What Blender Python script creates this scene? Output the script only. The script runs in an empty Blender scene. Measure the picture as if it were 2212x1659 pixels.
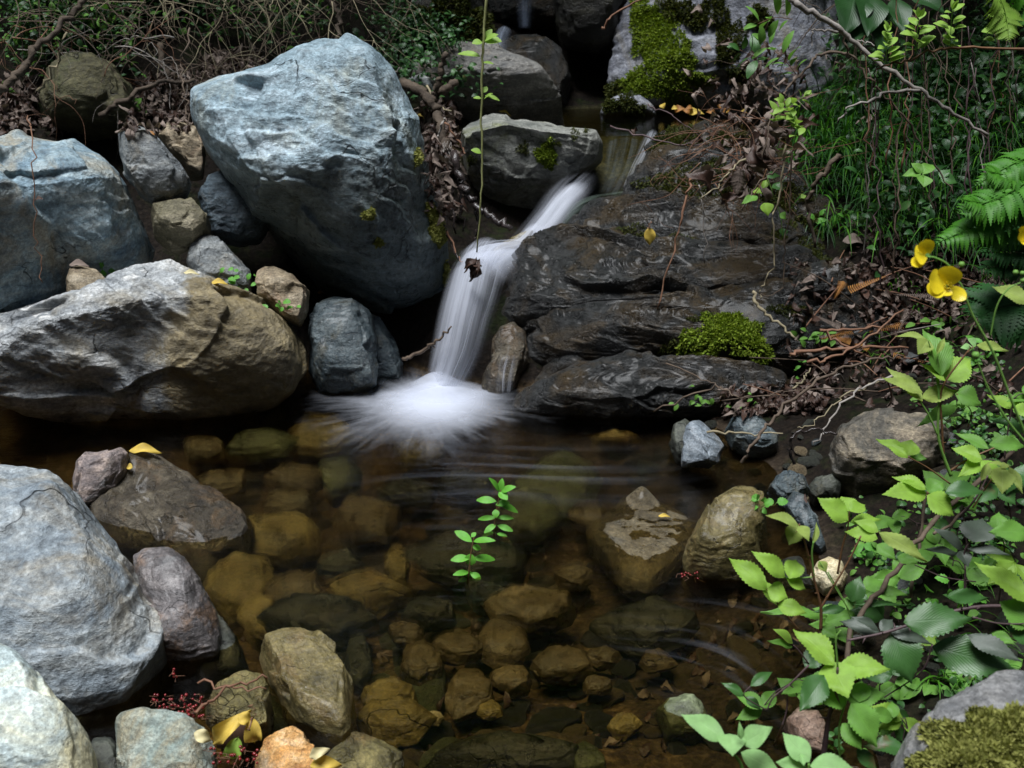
import bpy, bmesh, math, random
import numpy as np
from mathutils import Vector
from mathutils.bvhtree import BVHTree
R = math.radians
random.seed(7)
scene = bpy.context.scene
# ---------------------------------------------------------------- camera
CAM = np.array([0.0, 0.0, 1.1]); PITCH = R(20); F = 2372.0; CX, CY = 1106.0, 829.5
cam_data = bpy.data.cameras.new('camera'); cam = bpy.data.objects.new('camera', cam_data)
scene.collection.objects.link(cam)
cam.location = CAM; cam.rotation_euler = (R(90) - PITCH, 0, 0)
cam_data.sensor_width = 36; cam_data.lens = 36 * F / 2212; cam_data.clip_start = 0.02; cam_data.clip_end = 200
cam_data.dof.use_dof = True; cam_data.dof.focus_distance = 2.3; cam_data.dof.aperture_fstop = 9
scene.camera = cam
# ---------------------------------------------------------------- world and sun
SUN_EL, SUN_AZ = R(74), R(215)          # azimuth measured from +Y clockwise: behind the camera, a little to the left
world = bpy.data.worlds.new('World'); scene.world = world; world.use_nodes = True
wn = world.node_tree.nodes; wl = world.node_tree.links; wn.clear()
sky = wn.new('ShaderNodeTexSky'); sky.sky_type = 'NISHITA'; sky.sun_disc = False
sky.sun_elevation = SUN_EL; sky.sun_rotation = SUN_AZ; sky.air_density = 1.0; sky.dust_density = 2.0; sky.ozone_density = 1.5
bg = wn.new('ShaderNodeBackground'); bg.inputs[1].default_value = 0.05
wo = wn.new('ShaderNodeOutputWorld'); wl.new(sky.outputs[0], bg.inputs[0]); wl.new(bg.outputs[0], wo.inputs[0])
sd = bpy.data.lights.new('sun', 'SUN'); sd.energy = 5.0; sd.angle = R(28); sd.color = (.96, .98, 1.0)
sun = bpy.data.objects.new('sun', sd); scene.collection.objects.link(sun)
sdir = Vector((math.sin(SUN_AZ) * math.cos(SUN_EL), math.cos(SUN_AZ) * math.cos(SUN_EL), math.sin(SUN_EL)))
sun.rotation_euler = sdir.to_track_quat('Z', 'Y').to_euler()
scene.view_settings.view_transform = 'Standard'; scene.view_settings.look = 'None'
scene.view_settings.exposure = 0.2; scene.view_settings.gamma = 1.0
cy = scene.cycles; cy.use_denoising = True; cy.max_bounces = 7; cy.diffuse_bounces = 2; cy.glossy_bounces = 3
cy.transparent_max_bounces = 32; cy.transmission_bounces = 4; cy.caustics_reflective = False; cy.caustics_refractive = True
cy.sample_clamp_indirect = 4.0

# ---------------------------------------------------------------- maths helpers
SP, CP = math.sin(PITCH), math.cos(PITCH)
RT = np.array([1.0, 0, 0]); UP = np.array([0, SP, CP]); FW = np.array([0, CP, -SP])
def ray(px, py):
    return FW + RT * ((px - CX) / F) + UP * ((CY - py) / F)
def at(px, py, Y):                       # point seen at px,py standing Y metres in front of the camera position
    d = ray(px, py); return CAM + d * (Y / d[1])
def onz(px, py, z=0.0):
    d = ray(px, py); return CAM + d * ((z - CAM[2]) / d[2])
def c3(x, y): return ((2086 + x / 2) * .6943, (y / 2) * .6943)
def c6(x, y): return ((2086 + x / 2) * .6943, (780 + y / 2) * .6943)
def c9(x, y): return ((2086 + x / 2) * .6943, (1560 + y / 2) * .6943)
def unit(v):
    v = np.asarray(v, float); return v / (np.linalg.norm(v) + 1e-12)

_rng = np.random.RandomState(3); PERM = _rng.permutation(512); PERM = np.concatenate([PERM, PERM, PERM])
GR = _rng.normal(size=(512, 3)); GR /= np.linalg.norm(GR, axis=1)[:, None]
def noise(p):                            # gradient noise, p (n,3)
    i = np.floor(p).astype(int); f = p - i; u = f * f * f * (f * (f * 6 - 15) + 10); i &= 511
    out = 0
    for dx in (0, 1):
        for dy in (0, 1):
            for dz in (0, 1):
                h = PERM[(PERM[(PERM[(i[:, 0] + dx) & 511] + i[:, 1] + dy) & 511] + i[:, 2] + dz) & 511] & 511
                g = GR[h]
                v = g[:, 0] * (f[:, 0] - dx) + g[:, 1] * (f[:, 1] - dy) + g[:, 2] * (f[:, 2] - dz)
                w = (u[:, 0] if dx else 1 - u[:, 0]) * (u[:, 1] if dy else 1 - u[:, 1]) * (u[:, 2] if dz else 1 - u[:, 2])
                out = out + v * w
    return out
def fbm(p, o=4, ridge=False):
    a, s, t = 1.0, 0, 0; q = p.copy()
    for _ in range(o):
        n = noise(q)
        if ridge: n = 0.5 - np.abs(n) * 2
        s = s + n * a; t += a; a *= .5; q = q * 2.03 + 17.3
    return s / t

# ---------------------------------------------------------------- materials
class NT:
    def __init__(s, name):
        s.m = bpy.data.materials.new(name); s.m.use_nodes = True; s.t = s.m.node_tree; s.t.nodes.clear()
        s.out = s.n('OutputMaterial')
    def n(s, kind, **kw):
        x = s.t.nodes.new('ShaderNode' + kind)
        for k, v in kw.items():
            if isinstance(k, str) and hasattr(x, k): setattr(x, k, v)
        return x
    def set(s, node, **kw):
        for k, v in kw.items(): s.inp(node, k.replace('_', ' '), v)
        return node
    def inp(s, node, key, v):
        k = int(key) if isinstance(key, int) or key.isdigit() else key
        if isinstance(v, bpy.types.NodeSocket): s.t.links.new(v, node.inputs[k])
        else:
            if isinstance(v, (tuple, list)) and len(v) == 3 and node.inputs[k].type == 'RGBA': v = (*v, 1)
            node.inputs[k].default_value = v
    def noise(s, vec, scale, detail=5, rough=.6, dist=0.0):
        x = s.n('TexNoise'); s.inp(x, 'Vector', vec); s.inp(x, 'Scale', scale); s.inp(x, 'Detail', detail); s.inp(x, 'Roughness', rough); s.inp(x, 'Distortion', dist)
        return x.outputs['Fac']
    def ramp(s, fac, stops):
        x = s.n('ValToRGB'); s.inp(x, 0, fac); e = x.color_ramp.elements
        while len(e) < len(stops): e.new(0.5)
        for i, (p, c) in enumerate(stops):
            e[i].position = p; e[i].color = (*c, 1) if isinstance(c, (tuple, list)) else (c, c, c, 1)
        return x.outputs[0]
    def mix(s, fac, a, b, mode='MIX'):
        x = s.n('MixRGB', blend_type=mode); s.inp(x, 0, fac); s.inp(x, 1, a); s.inp(x, 2, b); return x.outputs[0]
    def math(s, op, a, b=0.0, c=0.0, clamp=False):
        x = s.n('Math', operation=op, use_clamp=clamp); s.inp(x, 0, a); s.inp(x, 1, b); s.inp(x, 2, c); return x.outputs[0]
    def map(s, vec, scale=(1, 1, 1), rot=(0, 0, 0), loc=(0, 0, 0)):
        x = s.n('Mapping'); s.inp(x, 'Vector', vec); s.inp(x, 'Scale', list(scale)); s.inp(x, 'Rotation', list(rot)); s.inp(x, 'Location', list(loc)); return x.outputs[0]
    def bump(s, h, strength, dist, normal=None):
        x = s.n('Bump'); s.inp(x, 'Height', h); s.inp(x, 'Strength', strength); s.inp(x, 'Distance', dist)
        if normal is not None: s.inp(x, 'Normal', normal)
        return x.outputs[0]
    def surf(s, sh): s.t.links.new(sh, s.out.inputs[0]); return s.m

_rm = {}
def rock_mat(name, dark, mid, light, accent=None, rough=.55, streak=(0, .5, .3), wet=False, wet_shade_z=None, scale=1.0, acc=.62, spec=.5, bump=1.0, white=0.0, side=None):
    if name in _rm: return _rm[name]
    t = NT(name)
    co = t.n('TexCoord').outputs['Object']
    oi = t.n('ObjectInfo').outputs['Random']
    off = t.n('CombineXYZ'); t.inp(off, 0, t.math('MULTIPLY', oi, 37.0)); t.inp(off, 1, t.math('MULTIPLY', oi, 11.0))
    va = t.n('VectorMath', operation='ADD'); t.inp(va, 0, co); t.inp(va, 1, off.outputs[0]); v = va.outputs[0]
    vs = t.map(v, (6 * scale, 6 * scale, 26 * scale), streak)          # foliation stretched
    wn_ = t.n('TexNoise'); t.inp(wn_, 'Vector', v); t.inp(wn_, 'Scale', 7 * scale); t.inp(wn_, 'Detail', 3)
    vv = t.n('VectorMath', operation='MULTIPLY_ADD'); t.inp(vv, 0, wn_.outputs['Color']); t.inp(vv, 1, (1.1, 1.1, 1.1)); t.inp(vv, 2, vs)
    st = t.noise(vv.outputs[0], 1.0, 10, .68)
    big = t.noise(v, 5.5 * scale, 6, .6, .6)
    c = t.ramp(t.math('ADD', t.math('MULTIPLY', st, .6), t.math('MULTIPLY', big, .4)), [(.36, dark), (.5, mid), (.64, light)])
    if accent:
        a = t.noise(t.map(v, (1, 1, 1), (1, 2, 0), (5, 3, 1)), 4.5 * scale, 8, .68, .8)
        c = t.mix(t.ramp(a, [(acc - .1, 0.0), (acc + .06, .85)]), c, accent)
    f1 = t.noise(v, 95 * scale, 6, .75)
    c = t.mix(.75, c, t.ramp(f1, [(.3, .3), (.5, .95), (.68, 1.75)]), 'MULTIPLY')
    pt = t.noise(t.map(v, (1, 1, 1), (2, 0, 1), (9, 1, 4)), 26 * scale, 6, .7)
    c = t.mix(.6, c, t.ramp(pt, [(.35, .45), (.5, 1.0), (.7, 1.35)]), 'MULTIPLY')
    vd = t.n('VectorMath', operation='MULTIPLY_ADD'); t.inp(vd, 0, wn_.outputs['Color']); t.inp(vd, 1, (.22, .22, .22)); t.inp(vd, 2, v)
    vo = t.n('TexVoronoi', feature='DISTANCE_TO_EDGE'); t.inp(vo, 'Vector', t.map(vd.outputs[0], (1, 1, 2.2), streak)); t.inp(vo, 'Scale', 3.2 * scale)
    crk = t.ramp(vo.outputs['Distance'], [(0.0, 0.0), (.010, 1.0)])
    cm = t.ramp(t.noise(v, 3.0, 2), [(.50, 1.0), (.60, 0.0)])
    crk = t.math('MAXIMUM', crk, cm)
    c = t.mix(t.math('MULTIPLY', t.math('SUBTRACT', 1.0, crk), .75), c, (.012, .012, .012))
    if white:
        wv = t.noise(t.map(v, (1, 1, 4), (.4, 1.1, .2)), 7 * scale, 7, .6, 1.2)
        c = t.mix(t.ramp(wv, [(.62, 0.0), (.68, white)]), c, (.72, .72, .70))
    rg = t.n('TexNoise', noise_type='RIDGED_MULTIFRACTAL'); t.inp(rg, 'Vector', t.map(vd.outputs[0], (1, 1, 1.9), streak)); t.inp(rg, 'Scale', 9 * scale); t.inp(rg, 'Detail', 7); t.inp(rg, 'Roughness', .55)
    rdg = t.math('MULTIPLY', rg.outputs['Fac'], .5, clamp=True)
    c = t.mix(.55, c, t.ramp(rdg, [(.1, 1.25), (.55, .95), (.9, .5)]), 'MULTIPLY')
    if side:
        so = t.n('SeparateXYZ'); t.inp(so, 0, co); sx = t.math('ADD', so.outputs[0], t.math('MULTIPLY', t.math('SUBTRACT', big, .5), .5)); sx = t.math('SUBTRACT', sx, t.math('MULTIPLY', so.outputs[2], side[2]))
        sf = t.ramp(t.math('ADD', t.math('MULTIPLY', sx, 1.0), .5), [(.5 + side[0] - .02, 0.0), (.5 + side[0] + .05, .85)])
        c = t.mix(sf, c, t.mix(1.0, side[1], t.ramp(t.math('ADD', t.math('MULTIPLY', pt, .6), t.math('MULTIPLY', st, .4)), [(.3, .35), (.5, 1.0), (.66, 1.7)]), 'MULTIPLY'))
    z = t.n('SeparateXYZ'); t.inp(z, 0, t.n('NewGeometry').outputs['Position']); zz = z.outputs[2]
    wz = t.math('ADD', zz, t.math('MULTIPLY', t.math('SUBTRACT', big, .5), .25))
    if wet: wetf = 1.0
    elif wet_shade_z is None: wetf = t.ramp(wz, [(.0, 1.0), (.045, 0.0)])
    else: wetf = t.ramp(t.math('MULTIPLY', wz, .5), [(wet_shade_z * .5, 1.0), (wet_shade_z * .5 + .04, 0.0)])  # raised band: damp mixed with painted underside shade
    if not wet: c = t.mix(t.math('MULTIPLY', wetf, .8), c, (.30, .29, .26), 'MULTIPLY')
    rr = t.math('MULTIPLY', t.ramp(f1, [(.3, .75), (.7, 1.15)]), rough)
    wr = t.math('ADD', .17, t.math('MULTIPLY', t.ramp(pt, [(.35, 0.0), (.6, 1.0)]), .34))
    if wet: rgh = wr
    else:
        x = t.n('MixRGB'); t.inp(x, 0, wetf); t.inp(x, 1, rr); t.inp(x, 2, wr); rgh = x.outputs[0]
    h = t.math('ADD', t.math('MULTIPLY', st, .9), t.math('MULTIPLY', f1, .35))
    h = t.math('ADD', h, t.math('MULTIPLY', crk, .5)); h = t.math('ADD', h, t.math('MULTIPLY', pt, .9))
    h = t.math('SUBTRACT', h, t.math('MULTIPLY', rdg, .8))
    if wet: h = t.math('ADD', h, t.math('MULTIPLY', t.noise(v, 110, 4, .7, .4), .8))
    bp = t.bump(h, 1.0, .014 * bump / scale)
    p = t.n('BsdfPrincipled'); t.set(p, Base_Color=c, Roughness=rgh, Normal=bp); p.inputs['Specular IOR Level'].default_value = spec
    if wet: p.inputs['Coat Weight'].default_value = .12; p.inputs['Coat Roughness'].default_value = .2
    _rm[name] = t.surf(p.outputs[0]); return _rm[name]

def leaf_mat(name, col, col2=None, rough=.45, trans=.35, vein=.6, spots=None, veincol=None, nv=9.0):
    t = NT(name); col2 = col2 or tuple(c * .7 for c in col)
    uv = t.n('UVMap').outputs[0]; s = t.n('SeparateXYZ'); t.inp(s, 0, uv); u, v = s.outputs[0], s.outputs[1]
    g = t.n('NewGeometry'); rnd = g.outputs['Random Per Island']
    c = t.mix(rnd, col, col2)
    n = t.noise(t.n('TexCoord').outputs['Object'], 60, 4)
    c = t.mix(.5, c, t.ramp(n, [(.3, .6), (.7, 1.25)]), 'MULTIPLY')
    av = t.math('ABSOLUTE', t.math('SUBTRACT', v, .5))
    w = t.math('SINE', t.math('MULTIPLY', t.math('SUBTRACT', t.math('MULTIPLY', u, nv), t.math('MULTIPLY', av, 7.0)), 6.283))
    side = t.math('POWER', t.math('ABSOLUTE', w), .5)
    midr = t.ramp(av, [(0.0, 0.0), (.035, 1.0)])
    h = t.math('MULTIPLY', side, midr)
    c = t.mix(t.math('MULTIPLY', t.math('SUBTRACT', 1.0, h), .28 * vein), c, veincol or tuple(min(1, x * 1.6 + .03) for x in col))
    if spots:
        sp = t.noise(t.n('TexCoord').outputs['Object'], 28, 3, .6, .4)
        c = t.mix(t.ramp(sp, [(.62, 0.0), (.7, .8)]), c, spots)
    bp = t.bump(h, .55 * vein, .0025)
    p = t.n('BsdfPrincipled'); t.set(p, Base_Color=c, Roughness=rough, Normal=bp); p.inputs['Specular IOR Level'].default_value = .4
    tr = t.n('BsdfTranslucent'); t.inp(tr, 0, t.mix(.5, c, (1.0, 1.0, .35), 'MULTIPLY'))
    m = t.n('MixShader'); t.inp(m, 0, trans); t.t.links.new(p.outputs[0], m.inputs[1]); t.t.links.new(tr.outputs[0], m.inputs[2])
    return t.surf(m.outputs[0])

def plain_mat(name, col, col2, rough=.7, scale=40, bump=.4, spec=.3, stretch=(1, 1, 1)):
    t = NT(name); co = t.map(t.n('TexCoord').outputs['Object'], stretch)
    n = t.noise(co, scale, 6, .7); n2 = t.noise(co, scale * .15, 3)
    c = t.ramp(t.math('ADD', t.math('MULTIPLY', n, .5), t.math('MULTIPLY', n2, .5)), [(.38, col), (.62, col2)])
    p = t.n('BsdfPrincipled'); t.set(p, Base_Color=c, Roughness=rough, Normal=t.bump(n, bump, .004)); p.inputs['Specular IOR Level'].default_value = spec
    return t.surf(p.outputs[0])

# ---------------------------------------------------------------- scene graph helpers
def link(o, parent=None):
    scene.collection.objects.link(o)
    if parent is not None: o.parent = parent
    return o
def tag(o, label=None, cat=None, group=None, kind=None):
    if label: o['label'] = label
    if cat: o['category'] = cat
    if group: o['group'] = group
    if kind: o['kind'] = kind
    return o
def empty(name, loc, label, cat, group=None):
    o = bpy.data.objects.new(name, None); o.empty_display_size = .02; link(o); o.location = Vector(loc); return tag(o, label, cat, group)
def wpos(o):
    p = np.array(o.location)
    while o.parent is not None: o = o.parent; p = p + np.array(o.location)
    return p
class MB:
    def __init__(s): s.v = []; s.f = []; s.uv = []; s.n = 0
    def add(s, verts, faces, uvs=None):
        b = s.n; s.v.extend(verts); s.n += len(verts)
        for k in faces:
            s.f.append(tuple(i + b for i in k))
            if uvs is not None: s.uv.extend(uvs[i] for i in k)
            else: s.uv.extend((0.0, 0.0) for _ in k)
    def build(s, name, mat, parent=None, origin=None, smooth=True):
        v = np.array(s.v, float)
        if origin is None: origin = v.mean(axis=0) if parent is None else wpos(parent)
        origin = np.array(origin, float)
        me = bpy.data.meshes.new(name); me.from_pydata((v - origin).tolist(), [], s.f)
        uvl = me.uv_layers.new(name='UVMap'); uvl.data.foreach_set('uv', np.array(s.uv, np.float32).ravel())
        if smooth: me.polygons.foreach_set('use_smooth', [True] * len(me.polygons))
        me.materials.append(mat); o = bpy.data.objects.new(name, me); link(o, parent)
        o.location = Vector(origin - (wpos(parent) if parent is not None else 0))
        return o
def catmull(pts, n):
    P = np.array(pts, float); P = np.vstack([2 * P[0] - P[1], P, 2 * P[-1] - P[-2]]); out = []
    for i in range(1, len(P) - 2):
        for k in range(n):
            t = k / n; a, b, c, d = P[i - 1], P[i], P[i + 1], P[i + 2]
            out.append(.5 * (2 * b + (c - a) * t + (2 * a - 5 * b + 4 * c - d) * t * t + (3 * b - a - 3 * c + d) * t ** 3))
    out.append(P[-2]); return np.array(out)
def tube(mb, pts, r0, r1, n=6, knob=0.0, rnd=random):
    P = np.array(pts, float); m = len(P); vs = []; fs = []; uv = []
    T = np.gradient(P, axis=0); ref = np.array([.3, .2, 1.0])
    for i in range(m):
        t = unit(T[i]); a = unit(np.cross(t, ref)); b = np.cross(t, a); k = i / (m - 1); r = r0 + (r1 - r0) * k
        if knob: r *= 1 + rnd.uniform(-knob, knob)
        for j in range(n):
            q = 2 * math.pi * j / n; vs.append(P[i] + (a * math.cos(q) + b * math.sin(q)) * r); uv.append((k, j / n))
    for i in range(m - 1):
        for j in range(n): fs.append((i * n + j, i * n + (j + 1) % n, (i + 1) * n + (j + 1) % n, (i + 1) * n + j))
    fs.append(tuple(range(n))[::-1]); fs.append(tuple((m - 1) * n + j for j in range(n))); mb.add(vs, fs, uv)
def leaf(mb, base, tip, nrm, width, fold=.25, curl=.12, serr=.05, nu=14, nv=4, shape=(.85, 1.1), twist=0.0, wave=0.0):
    base = np.array(base, float); tip = np.array(tip, float); ax = tip - base; L = np.linalg.norm(ax)
    nrm = np.array(nrm, float); nrm = unit(nrm - ax * np.dot(nrm, ax) / (L * L + 1e-9)); sd = unit(np.cross(ax, nrm))
    vs = []; uv = []; fs = []
    for i in range(nu + 1):
        t = i / nu; w = (math.sin(math.pi * t ** shape[0]) ** shape[1] if 0 < t < 1 else 0) * width / 2
        w = max(w, .0004)
        for j in range(nv + 1):
            s = -1 + 2 * j / nv; ww = w
            tt = t
            if abs(s) == 1 and serr: ww *= 1 + (serr if i % 2 else -serr); tt += (.25 / nu if i % 2 else 0)
            c = -curl * L * (4 * (t - .4) ** 2) + wave * L * .05 * math.sin(9 * t + 3 * s) * abs(s)
            ang = twist * t
            off = sd * math.cos(ang) + nrm * math.sin(ang)
            vs.append(base + ax * tt + off * s * ww + nrm * (c + fold * abs(s) * ww)); uv.append((t, j / nv))
    for i in range(nu):
        for j in range(nv): a = i * (nv + 1) + j; fs.append((a, a + 1, a + nv + 2, a + nv + 1))
    mb.add(vs, fs, uv)

BVH = {}
def add_bvh(name, verts, faces): BVH[name] = BVHTree.FromPolygons([Vector(x) for x in verts], [list(f) for f in faces])
def obj_bvh(o):
    w = wpos(o); return BVHTree.FromPolygons([v.co + Vector(w) for v in o.data.vertices], [list(p.vertices) for p in o.data.polygons])
def hit(px, py, names=None):
    d = Vector(ray(px, py)).normalized(); best = None
    for k, b in BVH.items():
        if names and k not in names: continue
        r = b.ray_cast(Vector(CAM), d)
        if r[0] is not None and (best is None or r[3] < best[2]): best = (np.array(r[0]), np.array(r[1]), r[3], k)
    if best is not None and np.dot(best[1], np.array(d)) > 0: best = (best[0], -best[1], best[2], best[3])
    return best
# ================================================================ terrain
tc = []                                   # control points of the ravine floor and banks
def T(px, py, Y): tc.append(at(px, py, Y))
def TW(x, y, z): tc.append(np.array([x, y, z]))
def TZ(px, py, z): tc.append(onz(px, py, z))
for px, py in [(650, 1000), (900, 1000), (1100, 1000), (450, 1000), (700, 1150), (1000, 1150), (1200, 1150), (650, 1300), (1050, 1350), (500, 1300), (800, 1300)]: TZ(px, py, -.17)
for px, py in [(700, 1480), (950, 1480), (1150, 1550), (600, 1600), (900, 1650)]: TZ(px, py, -.11)
for px, py in [(1400, 1000), (1400, 1150), (1400, 1300), (1350, 1450), (1500, 1400)]: TZ(px, py, -.12)
for px, py in [(1600, 1300), (1650, 1450), (1600, 1600), (1700, 1620), (1300, 1640), (1600, 1060)]: TZ(px, py, -.05)
for px, py in [(1730, 1250), (1790, 1400), (1800, 1550), (1850, 1640), (1640, 1010)]: TZ(px, py, -.01)
for px, py, z in [(1900, 1200, .03), (2000, 1400, .03), (2100, 1600, .06), (2190, 1300, .10), (2100, 1100, .14), (1900, 1000, .10), (1750, 930, .06), (1650, 900, .05), (1500, 910, .0), (1350, 940, -.08)]: TZ(px, py, z)
T(1950, 800, 2.75); T(2150, 800, 2.6); T(1900, 640, 2.95); T(2100, 600, 2.9); T(1850, 500, 3.15); T(2050, 450, 3.2); T(2200, 400, 3.1); T(2300, 800, 2.3); T(2400, 1200, 1.8)
T(1850, 300, 3.6); T(2050, 250, 3.7); T(2200, 200, 3.7); T(1930, 120, 4.2); T(2050, 60, 4.3); T(2200, 40, 4.2); T(1720, 350, 3.75)
TZ(100, 960, -.15); TZ(40, 1030, -.12); TZ(-150, 1000, -.1); T(300, 960, 2.75); T(0, 880, 3.1); T(100, 700, 3.1); T(300, 650, 3.15); T(600, 640, 3.25); T(750, 850, 3.2)
T(150, 450, 3.4); T(350, 500, 3.4); T(500, 450, 3.55); T(200, 230, 3.75); T(380, 230, 3.75); T(60, 150, 3.9); T(300, 110, 4.05); T(600, 90, 4.3); T(500, 180, 3.9)
T(100, 0, 4.3); T(500, 0, 4.6); T(800, 60, 4.7); T(960, 100, 4.8); T(900, 0, 5.0); T(980, 200, 4.4); T(930, 300, 3.9); T(930, 480, 3.55); T(1000, 550, 3.4)
T(1060, 520, 3.65); T(1150, 500, 3.75); T(1100, 600, 3.15); T(1250, 430, 3.85); T(1100, 640, 3.1); T(1000, 700, 3.2)
T(1300, 600, 3.35); T(1500, 600, 3.35); T(1500, 500, 3.6); T(1650, 500, 3.6); T(1700, 700, 3.15); T(1300, 760, 3.25); T(1500, 800, 3.1)
for px, Y in [(1290, 4.0), (1400, 4.0), (1500, 4.3), (1300, 4.5), (1600, 4.5), (1100, 4.6)]:
    q = at(px, 300, Y); TW(q[0], Y, .53)
TW(*at(1690, 300, 4.2)[:2], .56); TW(*at(1740, 300, 4.6)[:2], .62); TW(*at(1650, 300, 5.2)[:2], .8); TW(*at(1500, 300, 5.0)[:2], .6)
T(1100, 150, 5.0); T(1160, 60, 5.35); T(1130, -20, 5.7); T(1280, 100, 5.3); T(1500, 100, 5.6)
TW(-.9, 1.0, 0); TW(-1.2, 1.7, .05); TW(-.6, .6, .0); TW(0, .5, -.02); TW(.5, .6, .02); TW(1.0, 1.0, .12); TW(0, 0, 0); TW(0, -1.5, .6)
TW(-2.2, 1.5, 1.3); TW(-2.4, 3, 1.8); TW(-2.8, 4.5, 2.6); TW(-2, -1, 1.3); TW(2, -1, 1.3); TW(2.0, 1.5, 1.2); TW(2.4, 3, 1.9); TW(2.6, 4.5, 2.6)
for x, y, z in [(-4, 0, 5), (-4, 3, 5.5), (-4, 6, 6), (4, 0, 5), (4, 3, 5.5), (4, 6, 6), (0, 7.5, 6), (-2, 7, 5.6), (2, 7, 5.6), (0, -3, 2.5), (-2, -3, 3), (2, -3, 3), (-1, 6, 2.2), (1, 6.3, 2.3), (-6, 0, 8), (6, 0, 8), (-6, 9, 9), (6, 9, 9), (0, 10, 8), (0, -5, 6), (-4, -5, 7), (4, -5, 7), (-7, -6, 9), (7, -6, 9), (-7, 10, 7), (7, 10, 7)]: TW(x, y, z)  # unseen outer banks, raised steeply to block low sky light
TC = np.array(tc)
_K = np.sqrt(((TC[:, None, :2] - TC[None, :, :2]) ** 2).sum(-1)) + np.eye(len(TC)) * -.05
_A = np.block([[_K, np.hstack([np.ones((len(TC), 1)), TC[:, :2]])], [np.hstack([np.ones((len(TC), 1)), TC[:, :2]]).T, np.zeros((3, 3))]])
_W = np.linalg.solve(_A, np.concatenate([TC[:, 2], np.zeros(3)]))
def zt(x, y):
    x = np.atleast_1d(np.asarray(x, float)); y = np.atleast_1d(np.asarray(y, float)); out = np.zeros(len(x))
    for s in range(0, len(x), 20000):
        X, Y = x[s:s + 20000], y[s:s + 20000]
        k = np.sqrt((X[:, None] - TC[None, :, 0]) ** 2 + (Y[:, None] - TC[None, :, 1]) ** 2)
        out[s:s + 20000] = k @ _W[:len(TC)] + _W[-3] + _W[-2] * X + _W[-1] * Y
    p = np.stack([x, y, x * 0], 1)
    amp = np.clip(np.abs(out) * .12, .006, .05)
    return out + fbm(p * 3.1, 3) * amp * 1.6 + fbm(p * 14, 3) * amp * .55 + fbm(p * 45, 2) * .006
def nonuni(lo, a, b, hi, fine, coarse):
    return np.concatenate([np.arange(lo, a, coarse), np.arange(a, b, fine), np.arange(b, hi + coarse, coarse)])
gx = nonuni(-7, -2.2, 2.2, 7, .014, .12); gy = nonuni(-6, .5, 5.2, 10, .014, .12)
GX, GY = np.meshgrid(gx, gy); GZ = zt(GX.ravel(), GY.ravel())
nx, ny = len(gx), len(gy)
vv = np.stack([GX.ravel(), GY.ravel(), GZ], 1)
ii = np.arange(nx * ny).reshape(ny, nx)
ff = np.stack([ii[:-1, :-1].ravel(), ii[:-1, 1:].ravel(), ii[1:, 1:].ravel(), ii[1:, :-1].ravel()], 1)
me = bpy.data.meshes.new('ground'); me.from_pydata(vv.tolist(), [], ff.tolist()); me.polygons.foreach_set('use_smooth', [True] * len(me.polygons))
def ground_mat():
    t = NT('wet_earth'); co = t.n('TexCoord').outputs['Object']
    n = t.noise(co, 9, 8, .7); n2 = t.noise(co, 70, 6, .75); vo = t.n('TexVoronoi'); t.inp(vo, 'Vector', co); t.inp(vo, 'Scale', 60.0)
    soil = t.ramp(n2, [(.3, (.003, .002, .0015)), (.5, (.010, .007, .005)), (.7, (.026, .018, .012))])
    moss = t.ramp(n2, [(.35, (.006, .012, .003)), (.65, (.018, .026, .006))])
    z = t.n('SeparateXYZ'); t.inp(z, 0, t.n('NewGeometry').outputs['Position'])
    bed = t.ramp(n2, [(.3, (.035, .022, .010)), (.5, (.09, .058, .026)), (.68, (.19, .13, .065))])
    sv_ = t.n('SeparateXYZ'); t.inp(sv_, 0, vo.outputs['Color']); bed = t.mix(.8, bed, t.ramp(sv_.outputs[0], [(0.0, .5), (1.0, 1.5)]), 'MULTIPLY')
    c = t.mix(t.ramp(n, [(.5, 0.0), (.62, .75)]), soil, moss)
    inpool = t.ramp(z.outputs[2], [(.0, 1.0), (.03, 0.0)])
    bx = t.n('SeparateXYZ'); t.inp(bx, 0, co); silt = t.ramp(t.math('ADD', t.math('ADD', bx.outputs[0], t.math('MULTIPLY', t.math('SUBTRACT', n, .5), 1.2)), .4), [(.35, 0.0), (.75, .8)])
    bed = t.mix(silt, bed, t.ramp(n2, [(.3, (.008, .006, .005)), (.5, (.023, .018, .015)), (.7, (.06, .048, .038))]))
    up_ = t.math('MULTIPLY', t.ramp(z.outputs[2], [(.595, 1.0), (.61, 0.0)]), t.ramp(t.math('MULTIPLY', bx.outputs[1], .1), [(.385, 0.0), (.39, 1.0)])); c = t.mix(up_, c, t.ramp(n2, [(.3, (.008, .008, .003)), (.5, (.03, .028, .010)), (.7, (.07, .06, .022))]))
    c = t.mix(inpool, c, bed)
    h = t.math('ADD', n2, t.math('MULTIPLY', vo.outputs['Distance'], -.5))
    p = t.n('BsdfPrincipled'); t.set(p, Base_Color=c, Roughness=t.ramp(n, [(.4, .55), (.6, .9)]), Normal=t.bump(h, .9, .012)); p.inputs['Specular IOR Level'].default_value = .15
    return t.surf(p.outputs[0])
me.materials.append(ground_mat()); ground = link(bpy.data.objects.new('ground', me)); tag(ground, kind='structure')
add_bvh('ground', vv, ff)

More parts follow.
